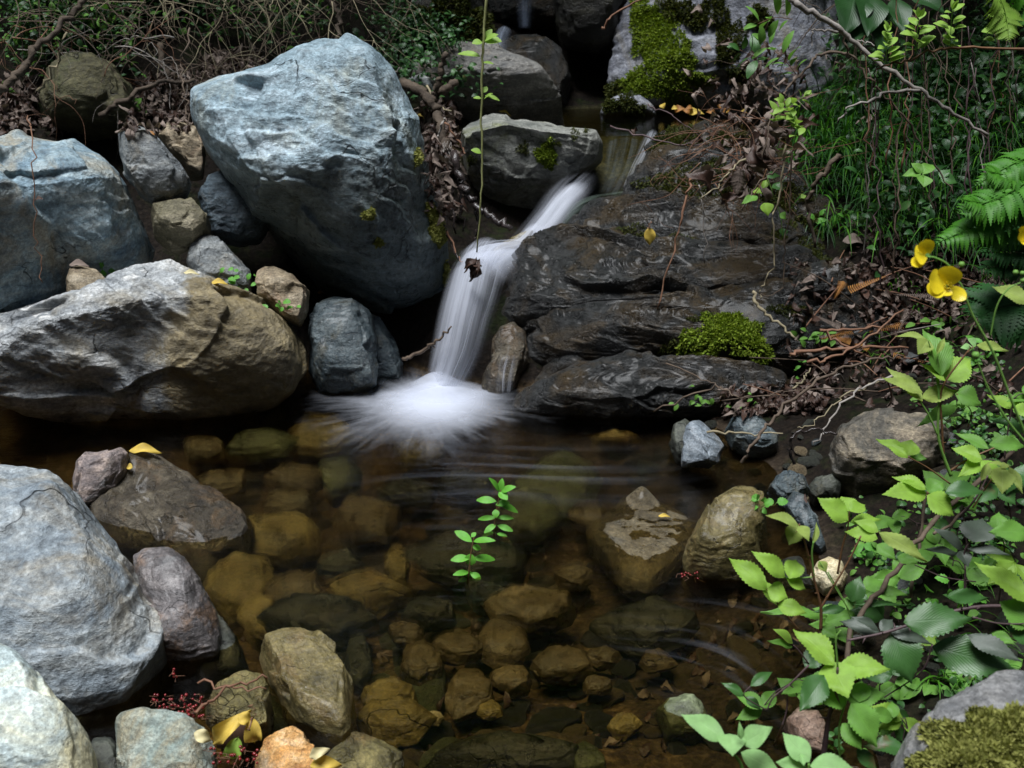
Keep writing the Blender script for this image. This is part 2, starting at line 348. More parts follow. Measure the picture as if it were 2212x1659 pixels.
# ================================================================ rocks
_ico = {}
def ico(sub):
    if sub not in _ico:
        bm = bmesh.new(); bmesh.ops.create_icosphere(bm, subdivisions=sub, radius=1); bm.verts.ensure_lookup_table()
        _ico[sub] = (np.array([v.co[:] for v in bm.verts]), [tuple(v.index for v in f.verts) for f in bm.faces]); bm.free()
    return _ico[sub]
def poly_radius(P, th):
    out = np.zeros(len(th)); n = len(P)
    for k, a in enumerate(th):
        d = np.array([math.cos(a), math.sin(a)]); best = 0
        for i in range(n):
            p, q = P[i], P[(i + 1) % n]; e = q - p; den = d[0] * e[1] - d[1] * e[0]
            if abs(den) < 1e-12: continue
            r = (p[0] * e[1] - p[1] * e[0]) / den; s = (p[0] * d[1] - p[1] * d[0]) / den
            if r > best and -1e-6 <= s <= 1 + 1e-6: best = r
        out[k] = best
    return out
def rock(name, label, poly, Y, T_, mat, relief=(), tilt=0, yaw=0, sub=6, facets=9, fd=.84, amp=.035, ledge=.02, fol=(0, .5, .85), lf=14, box=.55, back=1.0, seed=1, group=None, cat='rock', parent=None, cuts=(), chisel=1.0):
    rs = np.random.RandomState(seed); P = np.array(poly, float)
    a2 = np.roll(P, -1, 0); cr = P[:, 0] * a2[:, 1] - a2[:, 0] * P[:, 1]; A = cr.sum()
    cx, cy_ = ((P[:, 0] + a2[:, 0]) * cr).sum() / (3 * A), ((P[:, 1] + a2[:, 1]) * cr).sum() / (3 * A)
    C = at(cx, cy_, Y); n = unit(CAM - C); u = unit(np.cross(n, [0, 0, -1.0])) ; u = u if u[0] > 0 else -u; v = unit(np.cross(n, u)); v = v if v[2] > 0 else -v
    ct, st_ = math.cos(tilt), math.sin(tilt)                        # tilt > 0: the top leans away
    v, n = v * ct - n * st_, n * ct + v * st_
    cyw, syw = math.cos(yaw), math.sin(yaw); u, n = u * cyw - n * syw, n * cyw + u * syw   # yaw > 0: the right side is farther
    def to_plane(px, py):
        d = ray(px, py); t = np.dot(C - CAM, n) / np.dot(d, n); w = CAM + d * t - C; return np.array([np.dot(w, u), np.dot(w, v)])
    Q = np.array([to_plane(*p) for p in P])
    th = np.linspace(-math.pi, math.pi, 361); rad = poly_radius(Q, th)[:-1]
    k = np.array([1, 2, 3, 2, 1.0]); k /= k.sum(); rad = sum(np.roll(rad, s - 2) * k[s] for s in range(5)); rad = np.append(rad, rad[0])
    V, Fc = ico(sub); V = V.copy(); size = math.sqrt(abs((Q[:, 0] * np.roll(Q[:, 1], -1) - np.roll(Q[:, 0], -1) * Q[:, 1]).sum()) / 2)
    for _ in range(int(facets * 1.8)):
        q = rs.normal(size=3); q[2] = abs(q[2]) + .25; q /= np.linalg.norm(q); d = fd + rs.uniform(-.05, .1)
        over = V @ q - d; m = over > 0; V[m] -= np.outer(over[m] * .93, q)
    for q0, q1, q2, d in cuts:
        q = unit([q0, q1, q2]); over = V @ q - d; m = over > 0; V[m] -= np.outer(over[m] * .95, q)
    for _ in range(facets // 2):
        q = rs.normal(size=3); q[2] = -abs(q[2]) - .2; q /= np.linalg.norm(q); over = V @ q - fd; m = over > 0; V[m] -= np.outer(over[m], q)
    rho = np.hypot(V[:, 0], V[:, 1]); ang = np.arctan2(V[:, 1], V[:, 0]); rr = np.interp(ang, th, rad)
    bins = ((ang + math.pi) / (2 * math.pi) * 60).astype(int) % 60; mx = np.array([rho[bins == q].max() if (bins == q).any() else 1 for q in range(60)]); mx = (np.roll(mx, 1) + mx * 2 + np.roll(mx, -1)) / 4
    rho = rho / np.interp(ang, np.linspace(-math.pi, math.pi, 61)[:-1] + math.pi / 60, mx, period=2 * math.pi)
    rmap = np.clip(rho, 0, 1.03) ** box
    U_, W_ = rr * rmap * np.cos(ang), rr * rmap * np.sin(ang)
    D = np.where(V[:, 2] > 0, T_, T_ * back) * np.sign(V[:, 2]) * np.abs(V[:, 2]) ** .85
    fr = np.clip(V[:, 2] * 2, 0, 1)
    for px, py, s, d in relief:
        q = to_plane(px, py); s = s / F * Y * 1.05; D += d * fr * np.exp(-((U_ - q[0]) ** 2 + (W_ - q[1]) ** 2) / (2 * s * s))
    X = C + np.outer(U_, u) + np.outer(W_, v) + np.outer(D, n)
    dirn = np.outer(V[:, 0], u) + np.outer(V[:, 1], v) + np.outer(V[:, 2], n); dirn /= np.linalg.norm(dirn, axis=1)[:, None] + 1e-9
    o = rs.uniform(0, 50, 3); f = unit(fol)
    N1 = fbm(X / size * 2.2 + o, 4); N2 = fbm(X / size * 7 + o, 4, True); al = X @ f
    stretch = X / size * 9; stretch = stretch + np.outer((al / size) * 22, f); N3 = fbm(stretch + o, 3, True)
    sv = al / size * lf + N1 * 3.5; fr_ = sv - np.floor(sv); step = np.where(fr_ < .8, fr_ / .8, (1 - fr_) / .2) - .5
    mask = np.clip(fbm(X / size * 3 + o + 9, 2) * 4 + .5, 0, 1)
    S = rs.normal(size=(46, 3)); S /= np.linalg.norm(S, axis=1)[:, None]; TVv = rs.normal(size=(46, 3)); Vn = V / (np.linalg.norm(V, axis=1)[:, None] + 1e-9)
    Vq = Vn + np.stack([noise(X / size * 5 + o + 3), noise(X / size * 5 + o + 31), noise(X / size * 5 + o + 57)], 1) * .16
    dd = ((Vq[:, None, :] - S[None]) ** 2).sum(-1); wgt = np.exp(-(dd - dd.min(1, keepdims=True)) * 90); wgt /= wgt.sum(1, keepdims=True)
    cell = (wgt * (((Vq[:, None, :] - S[None]) * TVv[None]).sum(-1) + TVv[None, :, 0] * .12)).sum(1)
    zf = .3 + .7 * np.clip(np.abs(V[:, 2]) * 1.4, 0, 1)
    X = X + dirn * (size * zf * (N1 * amp * 1.5 + N2 * amp * .32 + N3 * amp * .16 + fbm(X / size * 24 + o, 3) * amp * .30 + fbm(X / size * 52 + o, 2, True) * amp * .10 + cell * amp * 2.0 * chisel + step * ledge * mask))[:, None]
    add_bvh(name + str(len(BVH)), X, Fc)
    org = C.copy() if parent is None else wpos(parent)
    me = bpy.data.meshes.new(name); me.from_pydata((X - org).tolist(), [], Fc); me.polygons.foreach_set('use_smooth', [True] * len(me.polygons)); me.materials.append(mat)
    o_ = bpy.data.objects.new(name, me); link(o_, parent); o_.location = Vector(org - (wpos(parent) if parent is not None else 0))
    if parent is None: tag(o_, label, cat, group)
    return o_

# albedos of the kinds of stone along the stream
BLUE = rock_mat('blue_schist', (.13, .19, .23), (.31, .40, .46), (.54, .64, .70), (.32, .35, .31), .55, (.3, .5, .4), acc=.62)
BLUEWETSHADE = rock_mat('blue_schist_damp_foot', (.11, .165, .20), (.26, .35, .40), (.48, .58, .64), (.32, .35, .31), .55, (.3, .9, .4), wet_shade_z=.60, acc=.62)  # damp foot, also darkened up to the crest to deepen the underside shade
BLUE2 = rock_mat('blue_tan_schist', (.08, .14, .20), (.23, .32, .37), (.44, .50, .50), (.30, .27, .20), .6, (1.2, .5, .4), scale=1.2, acc=.56)
GREY = rock_mat('grey_schist', (.06, .07, .08), (.16, .175, .18), (.30, .31, .30), (.20, .17, .12), .6, (.2, 1.3, .4), scale=1.6)
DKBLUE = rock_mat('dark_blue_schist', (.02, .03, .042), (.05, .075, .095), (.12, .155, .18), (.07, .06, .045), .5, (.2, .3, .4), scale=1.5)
DARKWET = rock_mat('dark_wet_schist', (.005, .006, .006), (.013, .014, .014), (.040, .042, .042), (.045, .028, .009), .3, (.15, .35, .1), wet=True, scale=1.3, acc=.55, bump=1.3)
BLUEBLK = rock_mat('blue_black_wet_stone', (.015, .022, .028), (.05, .07, .08), (.13, .155, .16), (.09, .08, .05), .3, (.3, 1.4, .2), wet=True, scale=1.8, bump=.7)
OLIVE = rock_mat('olive_stone', (.05, .042, .015), (.13, .11, .038), (.24, .20, .08), (.16, .10, .03), .5, (.2, .5, .3), scale=2.0)
OLIVEWET = rock_mat('olive_wet_stone', (.03, .026, .012), (.105, .085, .032), (.21, .17, .075), (.11, .07, .025), .4, (1.4, .5, .3), wet=True, scale=1.7, bump=.45)
BROWNWET = rock_mat('brown_wet_stone', (.012, .011, .010), (.05, .040, .026), (.14, .12, .085), (.12, .07, .03), .4, (.9, .5, .3), wet=True, scale=1.6)
TAN = rock_mat('tan_stone', (.11, .085, .055), (.25, .20, .13), (.40, .34, .25), (.26, .15, .09), .65, (.4, .5, .1), scale=2.4)
MOTTLE = rock_mat('mottled_gneiss', (.09, .105, .125), (.36, .38, .39), (.68, .69, .68), (.26, .23, .17), .5, (.45, .7, .25), scale=1.1, acc=.64, white=.95, bump=1.3, side=(.09, (.21, .155, .055), .5))
PINK = rock_mat('pinkish_stone', (.07, .065, .07), (.22, .18, .17), (.36, .28, .23), (.12, .15, .16), .5, (.4, .5, .1), scale=2.2)
WARMGREY = rock_mat('warm_grey_schist', (.10, .13, .16), (.24, .28, .31), (.42, .44, .43), (.28, .24, .17), .5, (.6, .4, .5), scale=1.0, acc=.61)
PALE = rock_mat('pale_schist', (.24, .30, .31), (.42, .50, .50), (.60, .64, .58), (.50, .45, .26), .6, (.6, .2, 1.0), scale=1.2, acc=.58, bump=.6)
CLIFF = rock_mat('cliff_rock', (.09, .095, .115), (.20, .21, .25), (.34, .35, .39), (.22, .19, .13), .6, (.2, .5, 1.2), scale=.9)
QUARTZ = rock_mat('orange_quartz', (.30, .12, .03), (.55, .32, .12), (.75, .58, .38), (.62, .30, .08), .35, (.3, .5, .2), scale=3.0, acc=.56)
WQUARTZ = rock_mat('cream_quartz', (.25, .19, .09), (.55, .46, .28), (.75, .68, .50), (.2, .15, .06), .4, (.3, .5, .2), scale=3.0)
BLACKROCK = rock_mat('black_cave_rock', (.006, .006, .006), (.016, .015, .012), (.035, .032, .02), (.02, .028, .008), .6, (.3, .5, .2))
SUBOL = rock_mat('submerged_olive', (.12, .09, .035), (.30, .235, .09), (.48, .40, .19), (.28, .17, .06), .6, (.3, .5, .3), scale=1.2, wet=False, bump=.5)
SUBBR = rock_mat('submerged_brown', (.06, .042, .025), (.16, .12, .065), (.30, .24, .15), (.10, .085, .045), .6, (.3, .5, .3), scale=1.6, bump=.5)
SUBGR = rock_mat('submerged_green', (.045, .06, .03), (.13, .155, .08), (.24, .28, .16), (.14, .12, .05), .6, (.3, .5, .3), scale=1.2, bump=.5)
SUBDK = rock_mat('submerged_dark', (.014, .017, .013), (.04, .045, .036), (.09, .095, .075), (.06, .05, .02), .6, (1.3, .5, .3), scale=1.6, bump=.6)

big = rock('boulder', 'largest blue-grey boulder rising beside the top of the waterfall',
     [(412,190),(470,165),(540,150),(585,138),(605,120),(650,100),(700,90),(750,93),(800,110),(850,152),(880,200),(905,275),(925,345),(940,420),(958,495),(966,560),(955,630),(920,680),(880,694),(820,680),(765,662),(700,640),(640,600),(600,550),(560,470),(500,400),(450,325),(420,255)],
     3.25, .40, BLUEWETSHADE, tilt=-.08, cuts=[(-.15,.45,.88,.80),(-.08,-.80,.60,.50),(.45,-.5,.72,.62)], relief=[(640,200,70,.03),(800,380,50,.04),(560,180,60,-.03),(860,440,50,.03),(690,330,30,.02)], sub=8, facets=8, amp=.035, ledge=.018, fol=(.25,.3,.9), lf=11, seed=4, cat='boulder')
lb = rock('boulder', 'blue and tan boulder at the left edge, above the mottled boulder',
     [(-160,340),(-60,300),(0,296),(45,282),(75,290),(130,300),(160,290),(210,330),(255,370),(290,430),(325,500),(334,530),(325,570),(285,600),(200,625),(140,665),(60,685),(-60,700),(-170,680)],
     2.95, .3, BLUE2, tilt=.2, cuts=[(.5,-.5,.7,.5),(.2,.6,.7,.6)], relief=[(150,400,70,.05),(100,560,60,-.05),(230,560,50,.03),(20,480,60,.04)], sub=8, facets=12, fd=.8, amp=.04, seed=11, fol=(.7,.3,.6), cat='boulder')
rock('stone', 'oval grey stone wedged between the left boulder and the largest boulder', [(255,287),(275,280),(310,285),(345,305),(380,350),(415,398),(405,425),(370,440),(330,440),(300,415),(268,365),(257,330)], 3.1, .10, GREY, tilt=.3, seed=3, amp=.04, cat='stone')
rock('stone', 'cracked tan stone behind the oval grey stone', [(342,292),(360,268),(385,262),(430,275),(445,320),(440,385),(410,385),(380,345)], 3.3, .09, TAN, tilt=.2, seed=8, cat='stone', facets=14, fd=.72)
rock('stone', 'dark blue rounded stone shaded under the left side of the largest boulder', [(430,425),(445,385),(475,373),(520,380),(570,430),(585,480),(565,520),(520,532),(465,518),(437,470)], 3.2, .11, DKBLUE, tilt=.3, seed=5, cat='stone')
rock('stone', 'olive-brown flat stone below the oval grey stone', [(325,455),(360,444),(420,450),(455,480),(455,505),(420,530),(370,532),(332,505)], 3.05, .09, rock_mat('brown_olive_dry', (.05,.045,.025),(.14,.125,.075),(.25,.22,.15),(.1,.09,.05),.6,scale=2), tilt=.5, seed=6, cat='stone')
rock('stone', 'grey-brown pointed stone leaning below the dark blue rounded stone', [(403,565),(415,525),(435,508),(470,515),(515,560),(545,600),(545,640),(460,640),(420,610)], 3.02, .09, GREY, tilt=.3, seed=9, cat='stone')
rock('stone', 'small tan block sitting left on top of the mottled boulder', [(142,600),(150,580),(175,575),(210,583),(228,605),(232,640),(190,665),(145,650)], 2.8, .055, TAN, tilt=.2, seed=21, cat='stone', sub=5)
rock('stone', 'flat grey pebble beside the small tan block', [(225,622),(240,606),(268,602),(283,616),(280,632),(240,638)], 2.85, .035, GREY, tilt=.2, seed=22, cat='stone', sub=5)
rock('stone', 'grey pebble near the ivy on top of the mottled boulder', [(388,608),(405,594),(430,590),(448,608),(448,628),(400,632)], 2.95, .04, GREY, tilt=.2, seed=23, cat='stone', sub=5)
mott = rock('boulder', 'long mottled white and ochre boulder with a wet right end at the pool',
     [(-150,760),(-60,705),(0,692),(90,662),(150,642),(200,628),(250,612),(300,600),(370,597),(430,610),(500,628),(560,648),(600,668),(640,700),(660,750),(655,800),(625,850),(590,880),(540,905),(480,925),(420,942),(330,946),(260,928),(150,902),(50,892),(-60,860),(-150,830)],
     2.82, .27, MOTTLE, tilt=.25, cuts=[(0,-.75,.6,.42),(.5,.2,.84,.78),(-.45,.35,.8,.74)], relief=[(200,720,70,.05),(450,760,90,.05),(120,830,60,-.05),(330,780,30,-.04),(560,800,70,.04),(400,680,40,.02),(260,880,60,-.06),(460,890,40,-.05)], sub=8, facets=12, fd=.82, amp=.045, ledge=.016, fol=(.62,.1,.75), lf=13, seed=19, cat='boulder')
rock('stone', 'tan and reddish angular stone standing above the right end of the mottled boulder', [(553,612),(556,590),(572,575),(595,574),(640,598),(668,622),(665,680),(650,702),(615,690),(575,655),(556,640)], 2.95, .08, TAN, tilt=.2, facets=14, fd=.7, seed=31, cat='stone')
rock('stone', 'glossy dark blue wet stone left of the waterfall foot', [(666,680),(680,655),(720,642),(770,652),(805,680),(816,730),(815,790),(812,835),(770,850),(690,850),(665,800)], 2.98, .13, BLUEBLK, tilt=.15, facets=12, fd=.76, seed=32, cat='stone')
rock('stone', 'dark wet wedge between the glossy stone and the falling water', [(795,675),(820,685),(850,730),(872,785),(868,830),(800,845),(785,760)], 3.1, .09, BLUEBLK, tilt=.1, facets=12, fd=.76, seed=33, cat='stone')
rock('stone', 'pinkish grey stone at the left edge of the pool', [(157,1040),(165,1005),(190,982),(230,976),(262,968),(278,985),(276,1025),(255,1065),(215,1098),(180,1108),(160,1090)], 2.3, .09, PINK, tilt=.2, seed=34, facets=8, cat='stone')
rock('stone', 'brown wet rock with a dark hollow, sloping into the pool left', [(195,1110),(235,1075),(262,1040),(300,1012),(350,1020),(420,1052),(500,1100),(548,1145),(540,1200),(470,1240),(380,1235),(280,1180),(215,1150)], 2.19, .085, BROWNWET, tilt=1.0, relief=[(310,1095,30,-.05),(300,1040,30,.03)], seed=35, fd=.8, amp=.03, ledge=.015, fol=(.5,.3,.8))
rock('boulder', 'big smooth grey boulder with a crack at the lower left corner',
     [(-200,1090),(-90,1062),(0,1060),(60,1070),(120,1085),(175,1105),(220,1150),(265,1195),(305,1260),(335,1320),(355,1370),(378,1430),(375,1490),(345,1545),(300,1600),(200,1640),(60,1640),(-120,1600),(-220,1400)],
     1.68, .22, WARMGREY, tilt=.5, relief=[(120,1200,40,.02),(250,1240,30,-.015),(180,1400,80,.03)], sub=8, facets=8, fd=.84, amp=.022, ledge=.012, fol=(-.6,.2,.7), lf=7, seed=41, cat='boulder')
rock('stone', 'purple-brown shiny wet stone against the smooth grey boulder', [(285,1222),(310,1205),(360,1207),(405,1232),(440,1280),(468,1340),(480,1400),(472,1440),(420,1465),(350,1460),(310,1350)], 1.72, .13, rock_mat('purple_brown_wet',(.03,.03,.032),(.10,.09,.09),(.22,.20,.195),(.20,.12,.07),.3,(.9,.3,.2),wet=True,scale=1.8,bump=.5), tilt=.35, seed=42, facets=8, amp=.025)
rock('stone', 'green algae-covered stone under water right of the shiny wet stone', [(400,1290),(450,1300),(500,1370),(540,1440),(540,1500),(440,1510),(380,1460)], 1.72, .10, SUBDK, tilt=.4, seed=43, sub=5)
rock('boulder', 'pale cream and blue boulder cut by the lower left corner', [(-220,1420),(-80,1395),(0,1415),(45,1450),(90,1500),(140,1560),(190,1610),(215,1665),(230,1800),(-200,1800)], 1.28, .14, PALE, tilt=.45, sub=7, facets=6, fd=.88, amp=.016, ledge=.006, seed=44, cat='boulder')
rock('stone', 'green-grey stone at the bottom beside the red berries', [(248,1565),(262,1545),(300,1532),(360,1540),(415,1556),(445,1590),(468,1630),(480,1740),(260,1740),(250,1620)], 1.32, .075, rock_mat('green_grey',(.10,.14,.13),(.25,.30,.27),(.40,.43,.37),(.26,.20,.10),.5,scale=2.0,acc=.55), tilt=.4, seed=45, facets=12, fd=.76, amp=.03)
rock('stone', 'small dark stone between the pale boulder and the green-grey stone', [(185,1630),(205,1603),(240,1595),(262,1620),(262,1720),(195,1720)], 1.34, .04, SUBDK, tilt=.4, seed=46, sub=5)
rock('stone', 'olive stone behind the yellow leaves at the bottom', [(443,1535),(465,1500),(500,1478),(540,1458),(575,1470),(592,1530),(585,1600),(530,1620),(470,1600),(445,1570)], 1.45, .075, OLIVE, tilt=.5, seed=47, facets=12, fd=.76)
rock('stone', 'largest olive stone lying at the front of the pool', [(556,1400),(590,1385),(640,1379),(690,1392),(725,1425),(765,1480),(768,1520),(765,1590),(745,1612),(690,1590),(640,1560),(605,1515),(578,1455)], 1.53, .075, OLIVEWET, tilt=.75, seed=48, box=.45, cuts=[(.1,.1,1,.62)], facets=12, fd=.74, amp=.03, fol=(.3,-.6,.5))
rock('stone', 'orange quartz lump at the bottom edge', [(555,1640),(570,1600),(592,1575),(630,1558),(660,1575),(672,1610),(700,1640),(710,1740),(545,1740)], 1.32, .06, QUARTZ, tilt=.25, seed=49, facets=16, fd=.7, amp=.05)
rock('stone', 'yellow-brown flat stone at the bottom right of the orange quartz', [(680,1660),(710,1632),(760,1610),(830,1614),(872,1640),(885,1740),(690,1740)], 1.34, .05, OLIVE, tilt=.6, seed=50)

# right side and centre
rock('rock', 'flat-topped grey rock in front of the upper cascade', [(885,200),(910,162),(960,152),(1010,145),(1070,150),(1110,170),(1160,190),(1200,215),(1228,240),(1180,250),(1050,250),(930,235)], 4.25, .22, rock_mat('brown_grey_schist',(.05,.055,.06),(.14,.135,.125),(.26,.25,.23),(.16,.12,.08),.6,(.2,.3,.1),scale=1.3), tilt=.8, seed=51, ledge=.03, fol=(.15,.2,.95))
rock('stone', 'small bluish stone under the driftwood by the largest boulder', [(880,185),(890,168),(910,163),(930,175),(938,205),(900,215)], 3.95, .07, GREY, tilt=.3, seed=52, sub=5)
cen = rock('boulder', 'grey boulder with a bright moss tuft above the chute', [(993,290),(1010,262),(1040,240),(1065,232),(1110,240),(1180,250),(1240,265),(1285,285),(1303,310),(1300,345),(1270,370),(1230,395),(1200,430),(1150,455),(1090,460),(1040,440),(1005,380),(994,330)], 3.8, .26, rock_mat('grey_olive_schist',(.07,.08,.075),(.20,.205,.185),(.34,.34,.31),(.15,.16,.08),.6,(.2,.4,.2),scale=1.2), tilt=.15, cuts=[(0,.85,.5,.36),(-.1,-.65,.75,.30),(.5,-.3,.8,.6)], sub=7, seed=53, amp=.03, cat='boulder')
cliff = rock('rock', 'tall grey cliff rock patched with green moss behind the upper pool', [(1350,-140),(1338,0),(1332,60),(1322,120),(1308,180),(1310,250),(1350,285),(1500,285),(1640,285),(1750,285),(1800,200),(1800,80),(1840,-140)], 4.95, .35, CLIFF, tilt=.25, relief=[(1450,230,60,.06)], sub=7, seed=54, amp=.03, facets=8)
rock('rock', 'low mossy rock at the foot of the cliff by the upper pool', [(1295,246),(1310,222),(1340,212),(1380,215),(1415,238),(1420,256),(1300,258)], 4.66, .12, CLIFF, tilt=.3, seed=55)
rock('rock', 'dark overhanging rock beside the cave left of the mossy cliff', [(1205,-120),(1350,-120),(1345,40),(1325,100),(1290,118),(1215,100),(1195,0)], 5.1, .3, BLACKROCK, tilt=-.1, seed=56)
rock('rock', 'black wet rock that the small upper cascade runs over', [(1060,95),(1110,78),(1180,82),(1215,110),(1235,170),(1225,230),(1150,235),(1090,200),(1065,160)], 4.95, .2, DARKWET, tilt=.1, seed=57)
rock('rock', 'dark ledge below the topmost trickle', [(1030,60),(1080,72),(1150,78),(1240,80),(1250,-80),(1020,-80)], 5.5, .3, DARKWET, tilt=.1, seed=58)
rock('rock', 'green mossy bank rock under the hanging vine at the top', [(860,60),(900,-60),(1000,-80),(1050,-10),(1062,60),(1050,130),(960,160),(880,150)], 4.95, .25, BLACKROCK, tilt=.1, seed=59)
shoulder = rock('rock', 'black mossy shoulder of rock between the upper pool lip and the glistening slab', [(1335,470),(1360,400),(1410,350),(1500,330),(1640,335),(1760,400),(1830,500),(1800,580),(1600,580),(1400,540)], 3.55, .2, DARKWET, tilt=.4, seed=161, amp=.05, ledge=.05, box=.5)
lip = rock('rock', 'brown mossy rock at the lip of the upper pool', [(1395,345),(1425,318),(1470,300),(1520,288),(1580,290),(1630,320),(1640,400),(1590,450),(1480,455),(1400,440),(1385,380)], 3.75, .2, DARKWET, tilt=.45, seed=60)
slab = rock('rock', 'dark wet rounded rock glistening right of the chute', [(1205,505),(1218,480),(1250,462),(1300,450),(1380,450),(1450,470),(1560,478),(1720,500),(1800,560),(1800,650),(1480,660),(1330,640),(1210,600),(1190,550)], 3.38, .26, DARKWET, tilt=.55, seed=61, box=.48, facets=13, fd=.76, sub=8, amp=.04, ledge=.05, relief=[(1300,600,80,-.03)])
rock('rock', 'wet ribbed rock step beside the top of the main fall', [(1078,640),(1085,600),(1110,565),(1160,545),(1230,560),(1330,585),(1480,590),(1680,600),(1850,610),(1850,700),(1500,715),(1330,730),(1150,735),(1075,710)], 3.18, .2, DARKWET, tilt=.8, seed=62, box=.48, facets=13, fd=.76, sub=8, amp=.045, ledge=.06)
bed = rock('rock', 'broad black wet bedrock filling the bank behind the layered ledges', [(1110,680),(1140,610),(1210,550),(1240,490),(1300,452),(1450,440),(1620,440),(1760,500),(1860,570),(1920,700),(1850,820),(1700,900),(1450,925),(1200,935),(1110,900)], 3.2, .21, DARKWET, tilt=.45, seed=163, sub=7, amp=.05, ledge=.07, fol=(.12,.35,.93), lf=9, box=.5, facets=14, fd=.76)
ledge = rock('rock', 'long layered dark wet ledge with a moss cushion', [(1112,790),(1118,705),(1190,695),(1290,692),(1400,688),(1510,668),(1640,640),(1740,632),(1880,640),(1930,700),(1920,790),(1820,840),(1640,850),(1480,830),(1300,820),(1160,810)], 3.02, .22, DARKWET, tilt=.5, seed=63, box=.48, facets=13, fd=.76, sub=8, amp=.03, ledge=.06, fol=(.12,.35,.93), lf=9)
rock('rock', 'lower layered wet ledge dipping into the pool', [(1082,885),(1100,858),(1160,830),(1250,800),(1350,785),(1460,790),(1600,800),(1720,830),(1720,890),(1560,915),(1440,925),(1300,935),(1160,930),(1090,915)], 2.86, .17, DARKWET, tilt=.4, seed=64, box=.48, facets=13, fd=.76, sub=7, amp=.03, ledge=.06, fol=(.12,.35,.93), lf=8)
rock('stone', 'brown wet stone at the right side of the falling water', [(1058,790),(1062,740),(1080,705),(1112,692),(1140,715),(1145,790),(1110,850),(1075,870),(1040,850),(1040,810)], 3.02, .1, BROWNWET, tilt=.3, seed=65, facets=14, fd=.72)
rock('stone', 'small amber stone on the left bank of the chute', [(1060,550),(1085,530),(1130,508),(1155,505),(1150,530),(1110,560),(1070,568)], 3.35, .05, OLIVEWET, tilt=.5, seed=66, sub=5)
rock('rock', 'dark damp rock under the right bank above the ledge', [(1690,640),(1710,600),(1770,575),(1830,565),(1860,600),(1850,660),(1800,690),(1720,680)], 3.02, .14, DARKWET, tilt=.3, seed=67)
rock('stone', 'upright triangular grey-blue stone standing in the pool edge', [(1483,1012),(1484,950),(1492,912),(1504,905),(1535,935),(1556,962),(1552,1000),(1520,1010)], 2.42, .07, rock_mat('grey_blue_sheen',(.08,.10,.12),(.18,.21,.24),(.30,.33,.36),(.16,.16,.15),.3,scale=2,bump=.35), tilt=.05, yaw=-.5, facets=16, fd=.62, seed=68, amp=.012, ledge=.006)
rock('stone', 'blocky dark stone just behind the upright triangular stone', [(1445,960),(1455,915),(1480,905),(1500,920),(1490,1010),(1460,1010)], 2.5, .07, SUBDK, tilt=.1, seed=69, sub=5)
rock('stone', 'rounded blue-black stone right of the upright triangular stone', [(1563,930),(1580,910),(1620,903),(1655,920),(1683,955),(1684,980),(1650,992),(1610,985),(1580,965)], 2.52, .08, BLUEBLK, tilt=.4, seed=70, facets=12, fd=.76)
rock('stone', 'tan and cream flat-topped rock below the right bank', [(1790,990),(1802,950),(1835,922),(1880,912),(1920,910),(1960,905),(2020,925),(2045,970),(2010,1030),(1940,1055),(1850,1065),(1800,1040)], 2.2, .13, rock_mat('cream_brown',(.06,.05,.035),(.19,.155,.11),(.42,.35,.24),(.05,.05,.045),.45,scale=1.6,acc=.52), tilt=.5, seed=71, facets=12, fd=.74, amp=.04)
rock('stone', 'small dark lumpy stone above the brown streamside stone', [(1655,1058),(1675,1030),(1705,1018),(1735,1028),(1752,1060),(1730,1090),(1690,1095)], 2.15, .05, BLUEBLK, tilt=.3, seed=72, facets=12, fd=.74)
rock('stone', 'dark little stone with a twig lying across it', [(1740,1060),(1760,1035),(1800,1030),(1820,1050),(1810,1080),(1760,1090)], 2.18, .05, SUBDK, tilt=.3, seed=73, sub=5)
rock('stone', 'narrow slate slab leaning behind the bramble', [(1688,1090),(1712,1062),(1735,1066),(1765,1120),(1790,1190),(1775,1205),(1735,1160)], 2.05, .045, BLUEBLK, tilt=.3, seed=74, facets=14, fd=.7)
rock('stone', 'brown wet stone at the right shore of the pool', [(1473,1215),(1485,1180),(1520,1130),(1545,1098),(1585,1075),(1630,1080),(1655,1100),(1660,1150),(1640,1200),(1650,1235),(1590,1262),(1520,1262),(1482,1245)], 1.98, .12, OLIVEWET, tilt=.55, relief=[(1560,1200,25,-.01)], chisel=.5, seed=75, amp=.03)
rock('stone', 'sharp-edged brown slab breaking the water surface right of the seedlings', [(1264,1140),(1300,1125),(1330,1105),(1345,1088),(1385,1085),(1425,1105),(1480,1122),(1520,1150),(1505,1190),(1460,1235),(1400,1285),(1340,1262),(1300,1200),(1270,1170)], 2.113, .055, rock_mat('brown_slab', (.03,.024,.014), (.10,.078,.042), (.19,.155,.09), (.08,.075,.06), .35, (.9,.5,.3), wet=True, scale=1.5), tilt=1.05, relief=[(1385,1105,22,.035)], seed=79, chisel=.35, facets=12, fd=.76, ledge=.03)
rock('stone', 'cream quartz lump behind the bramble stems', [(1748,1250),(1765,1215),(1790,1202),(1820,1210),(1830,1240),(1820,1275),(1780,1285)], 1.85, .04, WQUARTZ, tilt=.3, seed=77, facets=14, fd=.7, sub=5)
fr = rock('rock', 'moss-topped grey rock at the bottom right corner', [(1915,1700),(1940,1640),(1975,1590),(2040,1552),(2110,1528),(2160,1520),(2300,1500),(2420,1700),(2400,1850),(1950,1850)], 1.0, .10, rock_mat('front_grey',(.08,.085,.09),(.19,.19,.19),(.32,.31,.29),(.2,.17,.12),.5,scale=1.6), tilt=.7, seed=78)
rock('stone', 'small grey-green stone partly under the mint at the bottom', [(1415,1540),(1440,1515),(1480,1510),(1520,1530),(1540,1570),(1500,1600),(1440,1600)], 1.5, .045, SUBGR, tilt=.5, seed=79, sub=5)
